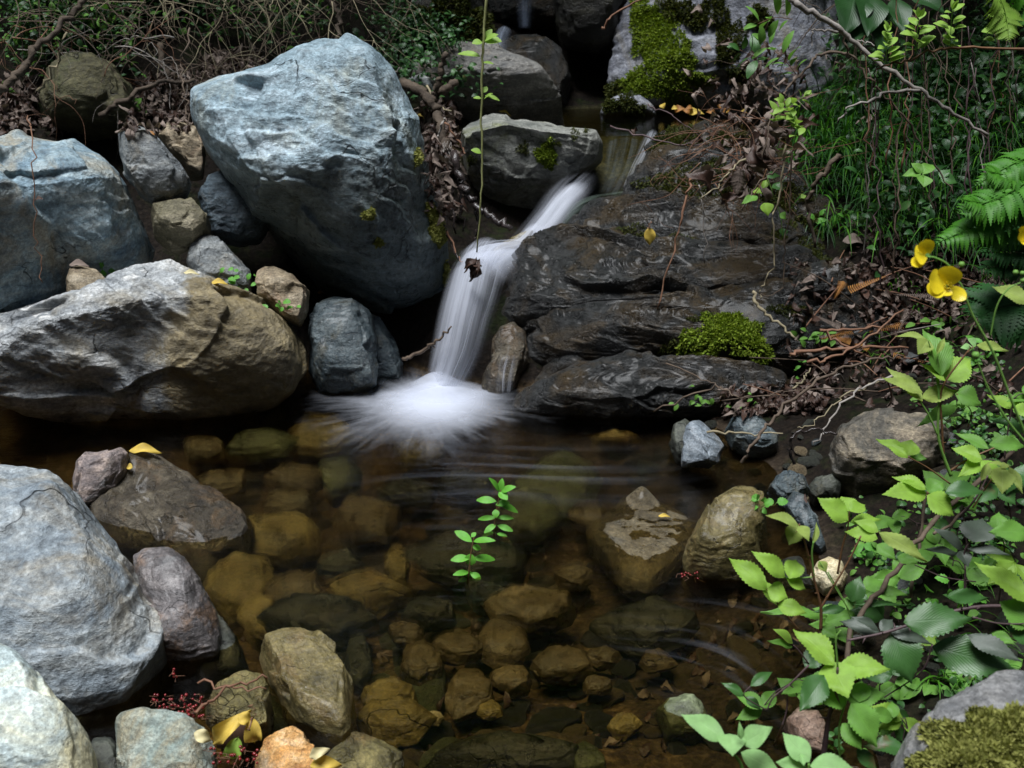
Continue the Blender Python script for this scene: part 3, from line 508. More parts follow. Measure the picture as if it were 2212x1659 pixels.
rock('stone', 'reddish brown stone in shallow water behind the mint', [(1690,1570),(1720,1540),(1770,1545),(1790,1590),(1780,1640),(1720,1640)], 1.42, .045, rock_mat('reddish',(.10,.06,.045),(.22,.14,.10),(.32,.23,.18),(.12,.1,.08),.4,scale=2), tilt=.5, seed=80, sub=5)
# submerged stones one can tell apart: centre, half width, half height in the picture, colour
subs = [(440,985,50,24,'SUBBR','reddish'),(470,1060,55,26,'SUBBR','russet'),(1000,1060,60,26,'SUBDK','dim'),(880,1080,70,32,'SUBDK','murky green'),(620,1105,60,28,'SUBBR','dull brown'),(1050,1290,50,26,'SUBDK','dusky'),(930,1330,60,26,'SUBDK','dark rounded'),(990,1400,50,26,'SUBBR','rusty'),(1240,1250,40,20,'SUBBR','thin tan'),(1300,1420,36,18,'SUBBR','narrow grey'),(1100,1470,46,24,'SUBBR','plain brown'),(700,1440,50,26,'SUBDK','dark wedge'),(880,1370,40,22,'SUBBR','pale flat'),(690,950,75,48,'SUBOL','large amber'),(565,975,75,32,'SUBGR','oblong olive-green'),(735,1040,65,38,'SUBGR','pale yellow-green'),(905,990,55,26,'SUBOL','amber'),(1220,1060,95,58,'SUBGR','large flat green'),
 (600,1170,95,48,'SUBOL','broad olive'),(500,1190,60,45,'SUBBR','brown'),(800,1140,80,45,'SUBBR','orange-brown'),(1130,1120,70,50,'SUBGR','deep green-brown'),(1275,1120,42,28,'SUBBR','small tan'),
 (520,1270,75,55,'SUBOL','golden'),(640,1290,70,32,'SUBBR','pale brown'),(730,1235,55,26,'SUBDK','dark'),(860,1225,28,32,'SUBOL','small pale'),(800,1285,80,36,'SUBOL','wedge-shaped brown'),
 (1010,1215,130,50,'SUBDK','wide dark'),(690,1345,118,42,'SUBDK','long dark slab'),(910,1430,52,36,'SUBBR','round ringed'),(840,1505,62,36,'SUBOL','brown sloping'),(1160,1320,92,38,'SUBBR','flat tan'),
 (1080,1390,52,42,'SUBBR','grey-brown'),(1390, 1355, 105, 40, 'SUBDK', 'mossy dark'),(1010,1500,58,50,'SUBBR','flat pale brown'),(1060,1535,28,16,'SUBOL','small tan angular'),(935,1552,22,14,'WQUARTZ','small cream'),
 (1170,1450,14,9,'WQUARTZ','tiny white'),(1350,1568,42,20,'SUBOL','orange-tan'),(1420,1430,38,22,'SUBBR','brownish'),(775,1420,30,45,'SUBDK','upright green'),(1220,1440,60,28,'SUBBR','layered'),
 (1290, 1480, 30, 16, 'SUBBR', 'small ochre'),(1120,1640,180,42,'SUBDK','broad dark slab'),(560,1330,40,45,'SUBOL','mustard'),(640,1050,60,34,'SUBBR','brownish rounded'),(850,1560,75,38,'SUBOL','striped olive wedge'),(1270,1640,40,25,'SUBGR','pale green'),(560,915,60,20,'SUBBR','tan flat'),(1330,960,55,12,'SUBOL','thin amber')]
where = lambda x, y: ('below the foam' if y < 1000 and x < 1000 else 'under the dark water right of the fall' if y < 1090 and x > 1000 else 'in the left half of the pool' if x < 750 and y < 1300 else 'near the two seedlings' if y < 1260 else 'in the shallow front of the pool' if y < 1480 else 'by the bottom edge of the pool')
for k, (x, y, a, b, m, d) in enumerate(subs):
    rs = random.Random(900 + k); n = rs.choice([6, 7, 8]); ph = rs.uniform(0, 6)
    P_ = [(x + a * 1.12 * math.cos(q) * rs.uniform(.72, 1.18), y + b * 1.16 * math.sin(q) * rs.uniform(.72, 1.18)) for q in [ph + 2 * math.pi * i / n for i in range(n)]]
    zb = -.075 if y < 1300 else -.055
    if x > 1250: zb = -.05
    Yb = onz(x, y, zb)[1]
    wdt = a / F * Yb
    rock('stone', '%s stone lying under water %s' % (d, where(x, y)), P_, Yb, min(.05, wdt * .8), {'SUBOL': SUBOL, 'SUBBR': SUBBR, 'SUBGR': SUBGR, 'SUBDK': SUBDK, 'WQUARTZ': WQUARTZ}[m], tilt=.85, seed=200 + k, sub=5, facets=13, fd=.66, amp=.035, ledge=.012, box=.5, group='stones on the pool bed', cat='stone')
# small pebbles on the bed and the shore: copies of six shapes
protos = []
for k in range(6):
    rs = np.random.RandomState(60 + k); V, Fc = ico(3); V = V.copy()
    for _ in range(9):
        q = rs.normal(size=3); q /= np.linalg.norm(q); over = V @ q - rs.uniform(.6, .85); mm = over > 0; V[mm] -= np.outer(over[mm], q)
    V = V * [1, rs.uniform(.6, .9), rs.uniform(.35, .6)]; V += V * (fbm(V * 2 + k * 7, 3) * .35)[:, None]
    protos.append((V, Fc))
pebmats = [SUBOL, SUBBR, SUBGR, SUBDK, TAN, GREY, BLUEBLK, BROWNWET]; pm = {}
def pebble(x, y, s, mi, k, rs, label, group, sink=.3):
    key = (k, mi)
    if key not in pm:
        me = bpy.data.meshes.new('pebble'); me.from_pydata(protos[k][0].tolist(), [], protos[k][1]); me.polygons.foreach_set('use_smooth', [True] * len(me.polygons)); me.materials.append(pebmats[mi]); pm[key] = me
    o = link(bpy.data.objects.new('pebble', pm[key])); o.location = (x, y, float(zt(x, y)[0]) + s * sink); o.scale = (s, s, s)
    o.rotation_euler = (rs.uniform(-.4, .4), rs.uniform(-.4, .4), rs.uniform(0, 6.3)); tag(o, label, 'pebble', group); return o
rs = random.Random(5); cnt = 0
while cnt < 300:
    px, py = rs.uniform(420, 1760), rs.uniform(930, 1655)
    if px < 560 and py > 1380: continue
    q = onz(px, py, -.08)
    s = rs.choice([.014, .02, .028, .036, .05]) * rs.uniform(.8, 1.3) * (1.25 if px < 1250 else .8)
    pebble(q[0], q[1], s, rs.choice([0, 1, 1, 3, 3, 2, 1] if px < 1100 else [1, 3, 3, 3, 1]), rs.randrange(6), rs, 'small brown or olive pebble lying on the pool bed', 'pebbles on the pool bed', .15); cnt += 1
for k in range(90):
    px, py = rs.choice([(rs.uniform(1560, 2200), rs.uniform(860, 1250)), (rs.uniform(1760, 2200), rs.uniform(1200, 1650)), (rs.uniform(1340, 1560), rs.uniform(900, 950))])
    q = onz(px, py, .04); s = rs.choice([.01, .014, .018, .026, .034]) * rs.uniform(.8, 1.3)
    pebble(q[0], q[1], s, rs.choice([3, 6, 6, 7, 5, 4, 3]), rs.randrange(6), rs, 'small dark pebble on the muddy right shore', 'pebbles on the right shore', .25)

# ================================================================ water
def water_mat(name, tint, bumpd=.004, scale=9, murk=.0, blur=False):
    t = NT(name); co = t.n('TexCoord').outputs['Object']
    n = t.noise(t.map(co, (1, 2.6, 1)), scale, 5, .55, 1.5); n2 = t.noise(t.map(co, (1, 3, 1), (0, 0, .5)), scale * 5, 3, .6)
    bp = t.bump(t.math('ADD', n, t.math('MULTIPLY', n2, .22)), .8, bumpd)
    tr = t.n('BsdfTransparent'); t.inp(tr, 0, tint); gl = t.n('BsdfGlossy'); t.inp(gl, 'Roughness', .09); t.inp(gl, 'Normal', bp)
    if blur:                                                   # churned water near the fall scatters what lies under it
        pz = t.n('SeparateXYZ'); t.inp(pz, 0, t.n('NewGeometry').outputs['Position']); rf = t.n('BsdfRefraction'); t.inp(rf, 0, tint); t.inp(rf, 'IOR', 1.08); t.inp(rf, 'Roughness', .2); t.inp(rf, 'Normal', bp)
        k = t.ramp(t.math('ADD', t.math('MULTIPLY', t.math('SUBTRACT', pz.outputs[1], t.math('MULTIPLY', pz.outputs[0], .35)), .3), .0), [(.46, 0.0), (.66, .7)])
        mm = t.n('MixShader'); t.inp(mm, 0, k); t.t.links.new(tr.outputs[0], mm.inputs[1]); t.t.links.new(rf.outputs[0], mm.inputs[2]); tr = mm
    fr_ = t.n('Fresnel'); t.inp(fr_, 'IOR', 1.33); t.inp(fr_, 'Normal', bp)
    m = t.n('MixShader'); t.inp(m, 0, fr_.outputs[0]); t.t.links.new(tr.outputs[0], m.inputs[1]); t.t.links.new(gl.outputs[0], m.inputs[2])
    sh = m.outputs[0]
    if murk:
        df = t.n('BsdfDiffuse'); t.inp(df, 0, (.10, .10, .07)); m2 = t.n('MixShader'); t.inp(m2, 0, murk)
        t.t.links.new(sh, m2.inputs[1]); t.t.links.new(df.outputs[0], m2.inputs[2]); sh = m2.outputs[0]
    return t.surf(sh)
def sheet(name, x0, x1, y0, y1, z, mat, amp=.002, st=.02):
    xs = np.arange(x0, x1, st); ys = np.arange(y0, y1, st); X, Y = np.meshgrid(xs, ys); p = np.stack([X.ravel(), Y.ravel(), X.ravel() * 0], 1)
    Z = z + fbm(p * [3, 6, 1], 3) * amp * 2; v = np.stack([p[:, 0], p[:, 1], Z], 1); i = np.arange(len(v)).reshape(len(ys), len(xs))
    f = np.stack([i[:-1, :-1].ravel(), i[:-1, 1:].ravel(), i[1:, 1:].ravel(), i[1:, :-1].ravel()], 1)
    me = bpy.data.meshes.new(name); me.from_pydata(v.tolist(), [], f.tolist()); me.polygons.foreach_set('use_smooth', [True] * len(me.polygons)); me.materials.append(mat)
    return tag(link(bpy.data.objects.new(name, me)), kind='structure')
sheet('water', -1.7, 1.5, .5, 3.4, 0.0, water_mat('pool_water', (.63, .565, .37), .004, blur=True), .003)
u0 = at(1300, 300, 4.0); ZU = float(at(1400, 290, 4.0)[2]) 
sheet('water', -.2, 1.9, 3.95, 5.2, ZU, water_mat('upper_pool_water', (.5, .45, .25), .002, 7), .001)

def silk_mat(name, dens=1.0, us=22, vs=1.3, col=(.80, .84, .95), seed=0.0, edge=.35, ends=(.08, .08), lo=.30, hi=.62, glow=.0):
    t = NT(name); uv = t.n('UVMap').outputs[0]; s = t.n('SeparateXYZ'); t.inp(s, 0, uv); u, v = s.outputs[0], s.outputs[1]
    n = t.noise(t.map(uv, (us, vs, 1), (0, 0, 0), (seed, seed * 1.7, 0)), 1.0, 4, .55, .15)
    n2 = t.noise(t.map(uv, (us * .22, vs * .6, 1), (0, 0, 0), (seed * 3, seed, 0)), 1.0, 3, .5)
    a = t.ramp(t.math('ADD', t.math('MULTIPLY', n, .5), t.math('MULTIPLY', n2, .5)), [(lo, 0.0), (hi, 1.0)])
    au = t.math('MULTIPLY', t.math('SUBTRACT', .5, t.math('ABSOLUTE', t.math('SUBTRACT', u, .5))), 1 / edge, clamp=True)
    au = t.math('SMOOTH_MIN', au, 1.0, .2); au = t.math('POWER', t.math('MAXIMUM', au, 0.0), 1.4)
    e0 = t.math('MULTIPLY', v, 1 / ends[0], clamp=True); e1 = t.math('MULTIPLY', t.math('SUBTRACT', 1.0, v), 1 / ends[1], clamp=True)
    a = t.math('MULTIPLY', t.math('MULTIPLY', a, au), t.math('MULTIPLY', e0, e1)); a = t.math('MULTIPLY', a, dens, clamp=True)
    df = t.n('BsdfDiffuse'); t.inp(df, 0, col); tl = t.n('BsdfTranslucent'); t.inp(tl, 0, col); m = t.n('MixShader'); t.inp(m, 0, .4)
    t.t.links.new(df.outputs[0], m.inputs[1]); t.t.links.new(tl.outputs[0], m.inputs[2])
    tr = t.n('BsdfTransparent'); m2 = t.n('MixShader'); t.inp(m2, 0, a); t.t.links.new(tr.outputs[0], m2.inputs[1]); t.t.links.new(m.outputs[0], m2.inputs[2])
    return t.surf(m2.outputs[0])
def ribbon(mb, left, right, n=40, m=14, bulge=.03, rs=None, off=0.0):
    L = catmull(left, n // (len(left) - 1)); Rr = catmull(right, n // (len(right) - 1)); k = min(len(L), len(Rr)); vs = []; uv = []; fs = []
    for i in range(k):
        ax = unit(np.gradient(L, axis=0)[i]); sdv = Rr[i] - L[i]; nn = unit(np.cross(ax, sdv)); nn = nn if np.dot(nn, CAM - L[i]) > 0 else -nn
        for j in range(m + 1):
            s = j / m; vs.append(L[i] + sdv * s + nn * (bulge * math.sin(math.pi * s) + off)); uv.append((s, i / (k - 1)))
    for i in range(k - 1):
        for j in range(m): a = i * (m + 1) + j; fs.append((a, a + 1, a + m + 2, a + m + 1))
    mb.add(vs, fs, uv)
def flow(name, label, layers):
    root = empty(name, layers[0][0][0], label, 'waterfall')
    for k, (L, Rr, mat, bulge, off) in enumerate(layers):
        mb = MB(); ribbon(mb, L, Rr, bulge=bulge, off=off); mb.build('water_curtain', mat, root)
    return root
W = lambda pts: [at(*p) for p in pts]
mainL = [(990, 560, 3.22), (968, 600, 3.12), (948, 660, 3.03), (932, 740, 2.99), (918, 838, 2.97)]
mainR = [(1118, 575, 3.2), (1090, 620, 3.08), (1070, 690, 3.0), (1046, 770, 2.97), (1008, 845, 2.95)]
rL = [(1000, 600, 3.13), (990, 640, 3.06), (985, 700, 3.02), (975, 770, 3.0), (960, 835, 2.98)]
S1 = silk_mat('silk_dense', .68, 12, .7, seed=1.0, lo=.24, hi=.60, edge=.3); S2 = silk_mat('silk_streaks', .62, 20, .8, seed=4.0, lo=.30, hi=.76, edge=.28)
S3 = silk_mat('silk_thin', .6, 34, 1.0, seed=7.0, lo=.45, hi=.7, edge=.3); S4 = silk_mat('silk_chute', .8, 7, 2.0, seed=2.0, lo=.18, hi=.56, edge=.3, ends=(.12, .1))
S4b = silk_mat('silk_chute_fine', .6, 16, 2.2, seed=12.0, lo=.4, hi=.68, edge=.5, ends=(.2, .1))
flow('waterfall', 'white silky main fall dropping into the pool', [(W(mainL), W([(x - 28, y, Y) for x, y, Y in mainR]), S1, .06, 0), (W(mainL), W(mainR), S2, .07, .02), (W(rL), W([(x + 8, y, Y) for x, y, Y in mainR]), S3, .05, .03), (W([(x + 10, y, Y) for x, y, Y in mainL]), W([(x - 60, y, Y) for x, y, Y in mainR]), S3, .04, -.03)])
chL = [(1232, 385, 3.8), (1185, 440, 3.62), (1142, 500, 3.42), (1090, 548, 3.36), (1015, 562, 3.28), (975, 585, 3.15)]
chR = [(1288, 410, 3.8), (1250, 458, 3.6), (1200, 522, 3.38), (1150, 575, 3.3), (1110, 600, 3.16), (1080, 640, 3.06)]
flow('waterfall', 'milky chute sliding diagonally from the upper pool to the main fall', [(W(chL), W(chR), S4, .03, .015), (W([(x - 14, y - 8, Y) for x, y, Y in chL]), W([(x + 12, y + 4, Y) for x, y, Y in chR]), S4b, .045, .03), (W(chL[2:]), W(chR[2:]), S1, .04, .03)])
CLR = silk_mat('clear_fall', .12, 26, 1.1, (.5, .6, .65), seed=3, lo=.42, hi=.66, edge=.25)
flow('waterfall', 'glassy thin fall over the lip of the upper pool', [(W([(1298, 300, 4.02), (1296, 340, 3.9), (1292, 390, 3.86), (1285, 425, 3.8)]), W([(1400, 300, 4.0), (1392, 340, 3.86), (1370, 390, 3.8), (1340, 440, 3.72)]), CLR, .03, 0)])
flow('waterfall', 'narrow white strands at the right end of the lip', [(W([(1388, 305, 3.98), (1372, 340, 3.86), (1355, 380, 3.78), (1335, 425, 3.7)]), W([(1425, 308, 3.98), (1405, 350, 3.84), (1378, 400, 3.74), (1350, 440, 3.68)]), silk_mat('strands', .6, 9, 1.0, seed=9, lo=.45, hi=.66, edge=.3), .03, .02)])
flow('waterfall', 'greenish sheet of water joining the chute from the lip', [(W([(1385, 415, 3.74), (1320, 428, 3.68), (1260, 440, 3.62), (1205, 470, 3.55)]), W([(1400, 445, 3.66), (1330, 452, 3.6), (1270, 465, 3.54), (1200, 520, 3.45)]), silk_mat('sheet', .35, 8, 2, (.5, .65, .55), seed=5, lo=.4, hi=.7, edge=.4), .015, .02)])
flow('waterfall', 'small trickle over the brown stone right of the main fall', [(W([(1075, 765, 2.93), (1070, 800, 2.92), (1070, 850, 2.9)]), W([(1125, 765, 2.92), (1118, 800, 2.9), (1112, 850, 2.88)]), S3, .02, 0)])
flow('waterfall', 'small blurred cascade behind the flat-topped rock', [(W([(1070, 82, 4.72), (1062, 110, 4.66), (1055, 160, 4.6)]), W([(1110, 80, 4.72), (1100, 110, 4.66), (1100, 160, 4.6)]), silk_mat('far1', .55, 7, 1.2, (.6, .7, .9), seed=6, lo=.3, hi=.6, edge=.45), .03, .03)])
flow('waterfall', 'faint topmost trickle on the dark rock wall', [(W([(1115, -20, 5.1), (1112, 20, 5.08), (1118, 70, 5.05)]), W([(1160, -20, 5.1), (1158, 20, 5.08), (1150, 70, 5.05)]), silk_mat('far2', .3, 9, 1.2, (.45, .55, .75), seed=8, lo=.35, hi=.6, edge=.4), .03, .03)])

# foam where the fall hits the pool: radiating low shells
def foam_mat(name, seed, dens, us, solid=.5, reach=1.0):
    t = NT(name); uv = t.n('UVMap').outputs[0]; s = t.n('SeparateXYZ'); t.inp(s, 0, uv); v = s.outputs[1]; co = t.n('TexCoord').outputs['Object']
    n = t.noise(t.map(uv, (us, 2.4, 1), (0, 0, 0), (seed, seed * 2, 0)), 1.0, 5, .6, .6)
    n3 = t.noise(t.map(co, (1, 1, 1), (0, 0, 0), (seed, 0, 0)), 16, 7, .65, .3); n2 = t.noise(t.map(co, (1, 1, 1), (0, 0, 0), (seed, 3, 0)), 6, 2)
    w = t.ramp(v, [(.15, 0.0), (.7, .75)]); x = t.n('MixRGB'); t.inp(x, 0, w); t.inp(x, 1, n3); t.inp(x, 2, n)
    k = t.math('ADD', t.math('MULTIPLY', x.outputs[0], .7), t.math('MULTIPLY', n2, .3))
    vv = t.math('MULTIPLY', v, 1.0 / reach, clamp=True); fall = t.math('POWER', t.math('SUBTRACT', 1.0, vv), 1.25)
    lit = t.ramp(t.math('ADD', k, t.math('MULTIPLY', t.math('SUBTRACT', fall, .5), .35)), [(.34, 0.0), (.72, 1.0)])
    core = t.ramp(v, [(solid * .3, 1.0), (solid, 0.0)]); m = t.math('MAXIMUM', lit, t.math('MULTIPLY', core, .85))
    al = t.math('MULTIPLY', t.math('MULTIPLY', m, t.math('POWER', fall, .8)), dens, clamp=True)
    df = t.n('BsdfDiffuse'); t.inp(df, 0, (.78, .82, .92)); tl = t.n('BsdfTranslucent'); t.inp(tl, 0, (.78, .82, .92)); mx = t.n('MixShader'); t.inp(mx, 0, .35); t.t.links.new(df.outputs[0], mx.inputs[1]); t.t.links.new(tl.outputs[0], mx.inputs[2])
    tr = t.n('BsdfTransparent'); m2 = t.n('MixShader'); t.inp(m2, 0, al)
    t.t.links.new(tr.outputs[0], m2.inputs[1]); t.t.links.new(mx.outputs[0], m2.inputs[2]); return t.surf(m2.outputs[0])
foam = empty('foam', onz(955, 870, 0), 'white foam fanning out where the main fall meets the pool', 'foam')
fc = onz(950, 872, 0)
def foam_shell(cx_, cy_, rx, ry, h, mat, z0, sd):
    mb = MB(); nr, na = 26, 180; vs = []; uv = []; fs = []; rs = np.random.RandomState(sd)
    an = np.linspace(0, 2 * math.pi, na + 1); jit = fbm(np.stack([np.cos(an) * 2.2 + sd, np.sin(an) * 2.2, an * 0], 1), 3)
    for i in range(nr + 1):
        q = i / nr
        for j in range(na + 1):
            rr = q * (1 + .55 * jit[j] * q); x = cx_ + rx * rr * math.cos(an[j]); y = cy_ + ry * rr * math.sin(an[j])
            vs.append((x, y, z0 + h * math.exp(-(q * 2.1) ** 2))); uv.append((j / na, q))
    for i in range(nr):
        for j in range(na): a = i * (na + 1) + j; fs.append((a, a + na + 1, a + na + 2, a + 1))
    mb.add(vs, fs, uv); return mb.build('foam_layer', mat, foam)
foam_shell(fc[0], fc[1], .24, .30, .02, foam_mat('foam_core', 1.0, 1.0, 26, .95), .006, 1)
foam_shell(fc[0] - .01, fc[1] - .04, .27, .35, .015, foam_mat('foam_mid', 4.0, .9, 44, .7), .009, 2)
foam_shell(fc[0] - .05, fc[1] - .05, .36, .40, .009, foam_mat('foam_outer', 7.0, .6, 70, .2), .012, 3)
foam_shell(fc[0] + .0, fc[1] + .04, .18, .19, .04, foam_mat('foam_top', 9.0, 1.0, 12, .9), .010, 4)
foam_shell(fc[0] - .01, fc[1] + .06, .16, .13, .06, foam_mat('foam_mist', 12.0, .6, 8, .9), .012, 5)
foam_shell(fc[0] - .16, fc[1] + .04, .34, .14, .006, foam_mat('foam_drift', 15.0, .35, 40, .1), .007, 6)

def streaks(label, cx_, cy_, w, d, rot, sd):  # pale diffuse film paints the water's sheen and foam filaments
    root = empty('ripple', (cx_, cy_, .005), label, 'ripples'); mt = silk_mat('ripple_%d' % sd, .15, 3.0, 16, (.62, .66, .78), seed=sd, lo=.50, hi=.74, edge=.5, ends=(.4, .4)); mb = MB(); vs = []; uv = []; fs = []; n = 24
    for i in range(n + 1):
        for j in range(n + 1):
            u, v = i / n - .5, j / n - .5; x = u * w; y = v * d + .06 * math.sin(u * 5 + sd); vs.append((cx_ + x * math.cos(rot) - y * math.sin(rot), cy_ + x * math.sin(rot) + y * math.cos(rot), .0055)); uv.append((i / n, j / n))
    for i in range(n):
        for j in range(n): k = i * (n + 1) + j; fs.append((k, k + n + 1, k + n + 2, k + 1))
    mb.add(vs, fs, uv); mb.build('ripple_film', mt, root)
q_ = onz(1130, 1030, 0); streaks('faint silvery ripples spreading on the pool just in front of the foam', q_[0], q_[1], .9, .5, .2, 3)
q_ = onz(1550, 1440, 0); streaks('faint silvery ripples over the shallow right front of the pool', q_[0], q_[1], .5, .45, -.7, 8)
# ================================================================ vegetation and litter
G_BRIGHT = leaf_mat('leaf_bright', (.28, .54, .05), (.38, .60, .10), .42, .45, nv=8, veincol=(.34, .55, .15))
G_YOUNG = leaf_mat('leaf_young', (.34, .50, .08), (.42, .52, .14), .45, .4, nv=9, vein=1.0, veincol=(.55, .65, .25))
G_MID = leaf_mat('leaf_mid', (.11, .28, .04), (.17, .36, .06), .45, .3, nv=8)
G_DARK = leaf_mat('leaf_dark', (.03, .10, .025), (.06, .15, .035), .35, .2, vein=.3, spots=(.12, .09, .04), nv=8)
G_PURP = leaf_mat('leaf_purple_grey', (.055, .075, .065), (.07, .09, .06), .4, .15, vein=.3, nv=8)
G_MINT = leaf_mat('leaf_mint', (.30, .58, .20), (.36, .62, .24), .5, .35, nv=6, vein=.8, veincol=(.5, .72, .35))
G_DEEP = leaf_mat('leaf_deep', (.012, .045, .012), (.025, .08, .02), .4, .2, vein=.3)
G_SEED = leaf_mat('leaf_seedling', (.12, .42, .04), (.18, .50, .06), .4, .35, vein=.4)
G_LIME = leaf_mat('leaf_lime', (.26, .46, .06), (.32, .50, .10), .5, .4, vein=.3)
G_FERN = leaf_mat('fern_green', (.045, .19, .012), (.08, .26, .02), .5, .35, vein=.2)
G_FERND = leaf_mat('fern_dark', (.02, .09, .02), (.03, .12, .025), .5, .3, vein=.2)
G_GRASS = leaf_mat('grass_green', (.04, .17, .012), (.11, .30, .025), .45, .35, vein=.0)
G_GRASSD = leaf_mat('grass_deep', (.015, .07, .012), (.03, .12, .02), .45, .35, vein=.0)
G_IVY = leaf_mat('ivy_green', (.10, .34, .04), (.15, .40, .06), .4, .3, vein=.5)
LIT = leaf_mat('dead_leaf', (.14, .105, .085), (.30, .235, .20), .7, .1, vein=.8, nv=8, veincol=(.26, .2, .16))
LITD = leaf_mat('dead_leaf_dark', (.03, .016, .012), (.075, .04, .028), .45, .05, vein=.6)
LITO = leaf_mat('dead_leaf_orange', (.30, .12, .03), (.42, .20, .05), .5, .2, vein=.5)
YEL = leaf_mat('yellow_leaf', (.68, .46, .06), (.74, .55, .12), .5, .25, vein=.5, spots=(.40, .22, .04), veincol=(.55, .36, .05))
CREAM = leaf_mat('cream_leaf', (.66, .58, .30), (.7, .62, .36), .5, .2, vein=.3)
PETAL = leaf_mat('yellow_petal', (.92, .70, .02), (.95, .78, .04), .25, .3, vein=.25, nv=0.01)
MOSSB = leaf_mat('moss_bright', (.14, .225, .014), (.27, .35, .03), .8, .3, vein=0)
MOSSD = leaf_mat('moss_dark', (.035, .055, .007), (.085, .09, .012), .8, .3, vein=0)
MOSSY = leaf_mat('moss_yellow', (.19, .21, .04), (.36, .36, .10), .8, .3, vein=0)
STEMG = plain_mat('stem_green', (.12, .28, .05), (.20, .36, .08), .5, 60, .2)
STEMR = plain_mat('stem_red_brown', (.10, .05, .025), (.19, .10, .05), .5, 60, .3)
STEMP = plain_mat('stem_purple', (.05, .03, .035), (.12, .08, .08), .5, 60, .3)
VINE = plain_mat('vine_tan', (.22, .24, .09), (.33, .34, .15), .6, 60, .3)
TWIGP = plain_mat('twig_pale', (.17, .145, .09), (.33, .28, .18), .75, 70, .4)
TWIGB = plain_mat('twig_brown', (.06, .042, .03), (.15, .11, .08), .75, 70, .5)
TWIGR = plain_mat('twig_russet', (.13, .06, .035), (.24, .13, .08), .7, 70, .4)
TWIGG = plain_mat('twig_grey', (.17, .15, .135), (.36, .33, .30), .75, 60, .6)
BARK = plain_mat('bark_brown', (.03, .022, .016), (.12, .09, .065), .8, 45, 1.0, stretch=(1, 1, 2))
BARKW = plain_mat('bark_wet', (.012, .009, .009), (.05, .038, .036), .25, 45, 1.0, spec=.6)
BERRY = plain_mat('berry_red', (.12, .008, .012), (.26, .02, .02), .2, 90, .1, spec=.6)

def upn(j=.25, rs=random, cam_=.5): return np.array([rs.uniform(-j, j), -cam_ + rs.uniform(-j, j), 1.0])
def twig_pts(pts, per=5, jit=.004, rs=random):
    P = catmull(W(pts), per); P[1:-1] += np.array([[rs.gauss(0, jit) for _ in range(3)] for _ in P[1:-1]]); return P
def branch(name, label, cat, pts, r0, r1, mat, subs=(), group=None, jit=.003, seed=0, knob=.12):
    rs = random.Random(seed); P = twig_pts(pts, 6, jit, rs); mb = MB(); tube(mb, P, r0, r1, 7, knob, rs)
    for sp, a, b in subs: tube(mb, twig_pts(sp, 5, jit, rs), a, b, 6, knob, rs)
    o = mb.build(name, mat, origin=P[0]); return tag(o, label, cat, group)
def grow(mb, p, d, L, r, rs, depth=0, grav=-.15, wig=.35, n=9, kids=3):
    pts = [np.array(p, float)]; d = unit(d)
    for _ in range(n):
        d = unit(d + np.array([rs.gauss(0, wig), rs.gauss(0, wig), rs.gauss(0, wig) + grav]) * .5); pts.append(pts[-1] + d * L / n)
    P = catmull(pts, 2); tube(mb, P, r * .8, r * .3, 5, .1, rs)
    if depth > 0:
        for _ in range(kids):
            i = rs.randrange(3, len(P) - 1); grow(mb, P[i], unit(P[i] - P[i - 2]) + np.array([rs.gauss(0, .9), rs.gauss(0, .9), rs.gauss(0, .9)]), L * rs.uniform(.35, .65), r * .55, rs, depth - 1, grav, wig, max(5, n - 2), kids)

# ---- foreground bramble shoots, mint and other broad leaves, each leaf a part
def Lf(c, bx, by, tx, ty, w, m, fold=None, curl=None): return (c(bx, by), c(tx, ty), w * .3473, m, fold, curl)
def leafy(name, label, cat, Y, leaves, stems, group=None, serr=.07, yslope=.9, seed=1, shape=(.74, 1.12), part='leaf'):
    rs = random.Random(seed); base = at(*stems[0][0][0], stems[0][0][2] if len(stems[0][0]) > 2 else Y) if False else None
    s0 = stems[0][0][0]; org = at(s0[0], s0[1], Y); root = empty(name, org, label, cat, group)
    for (b, t_, w, m, fold, curl) in leaves:
        Yb = Y + rs.uniform(-.02, .02); B = at(*b, Yb); dy = (b[1] - t_[1]) / F * Y * yslope; Yt = Yb + dy + rs.uniform(-.015, .015)
        mb = MB(); width = w / F * Y * 1.25
        leaf(mb, B, at(*t_, Yt), upn(.3, rs, .55 if dy >= 0 else .9), width, fold if fold is not None else rs.uniform(.12, .35), curl if curl is not None else rs.uniform(.02, .12), serr, 26, 6, shape, wave=rs.uniform(.3, 1))
        mb.build(part, m, root)
    for pts, r0, r1, m in stems:
        mb = MB(); P = catmull([at(p[0], p[1], Y + (p[2] if len(p) > 2 else 0)) for p in pts], 8); tube(mb, P, r0, r1, 8, .05, rs)
        if m in (STEMP, STEMR) and r0 > .0015:
            for q in range(4, len(P) - 2, 4):
                d_ = unit(np.array([rs.gauss(0, 1), rs.gauss(0, 1), rs.gauss(0, 1)])); tube(mb, [P[q], P[q] + d_ * r0 * 2.0, P[q] + d_ * r0 * 3.6], r0 * .6, r0 * .05, 5)
        mb.build('stem', m, root)
    return root
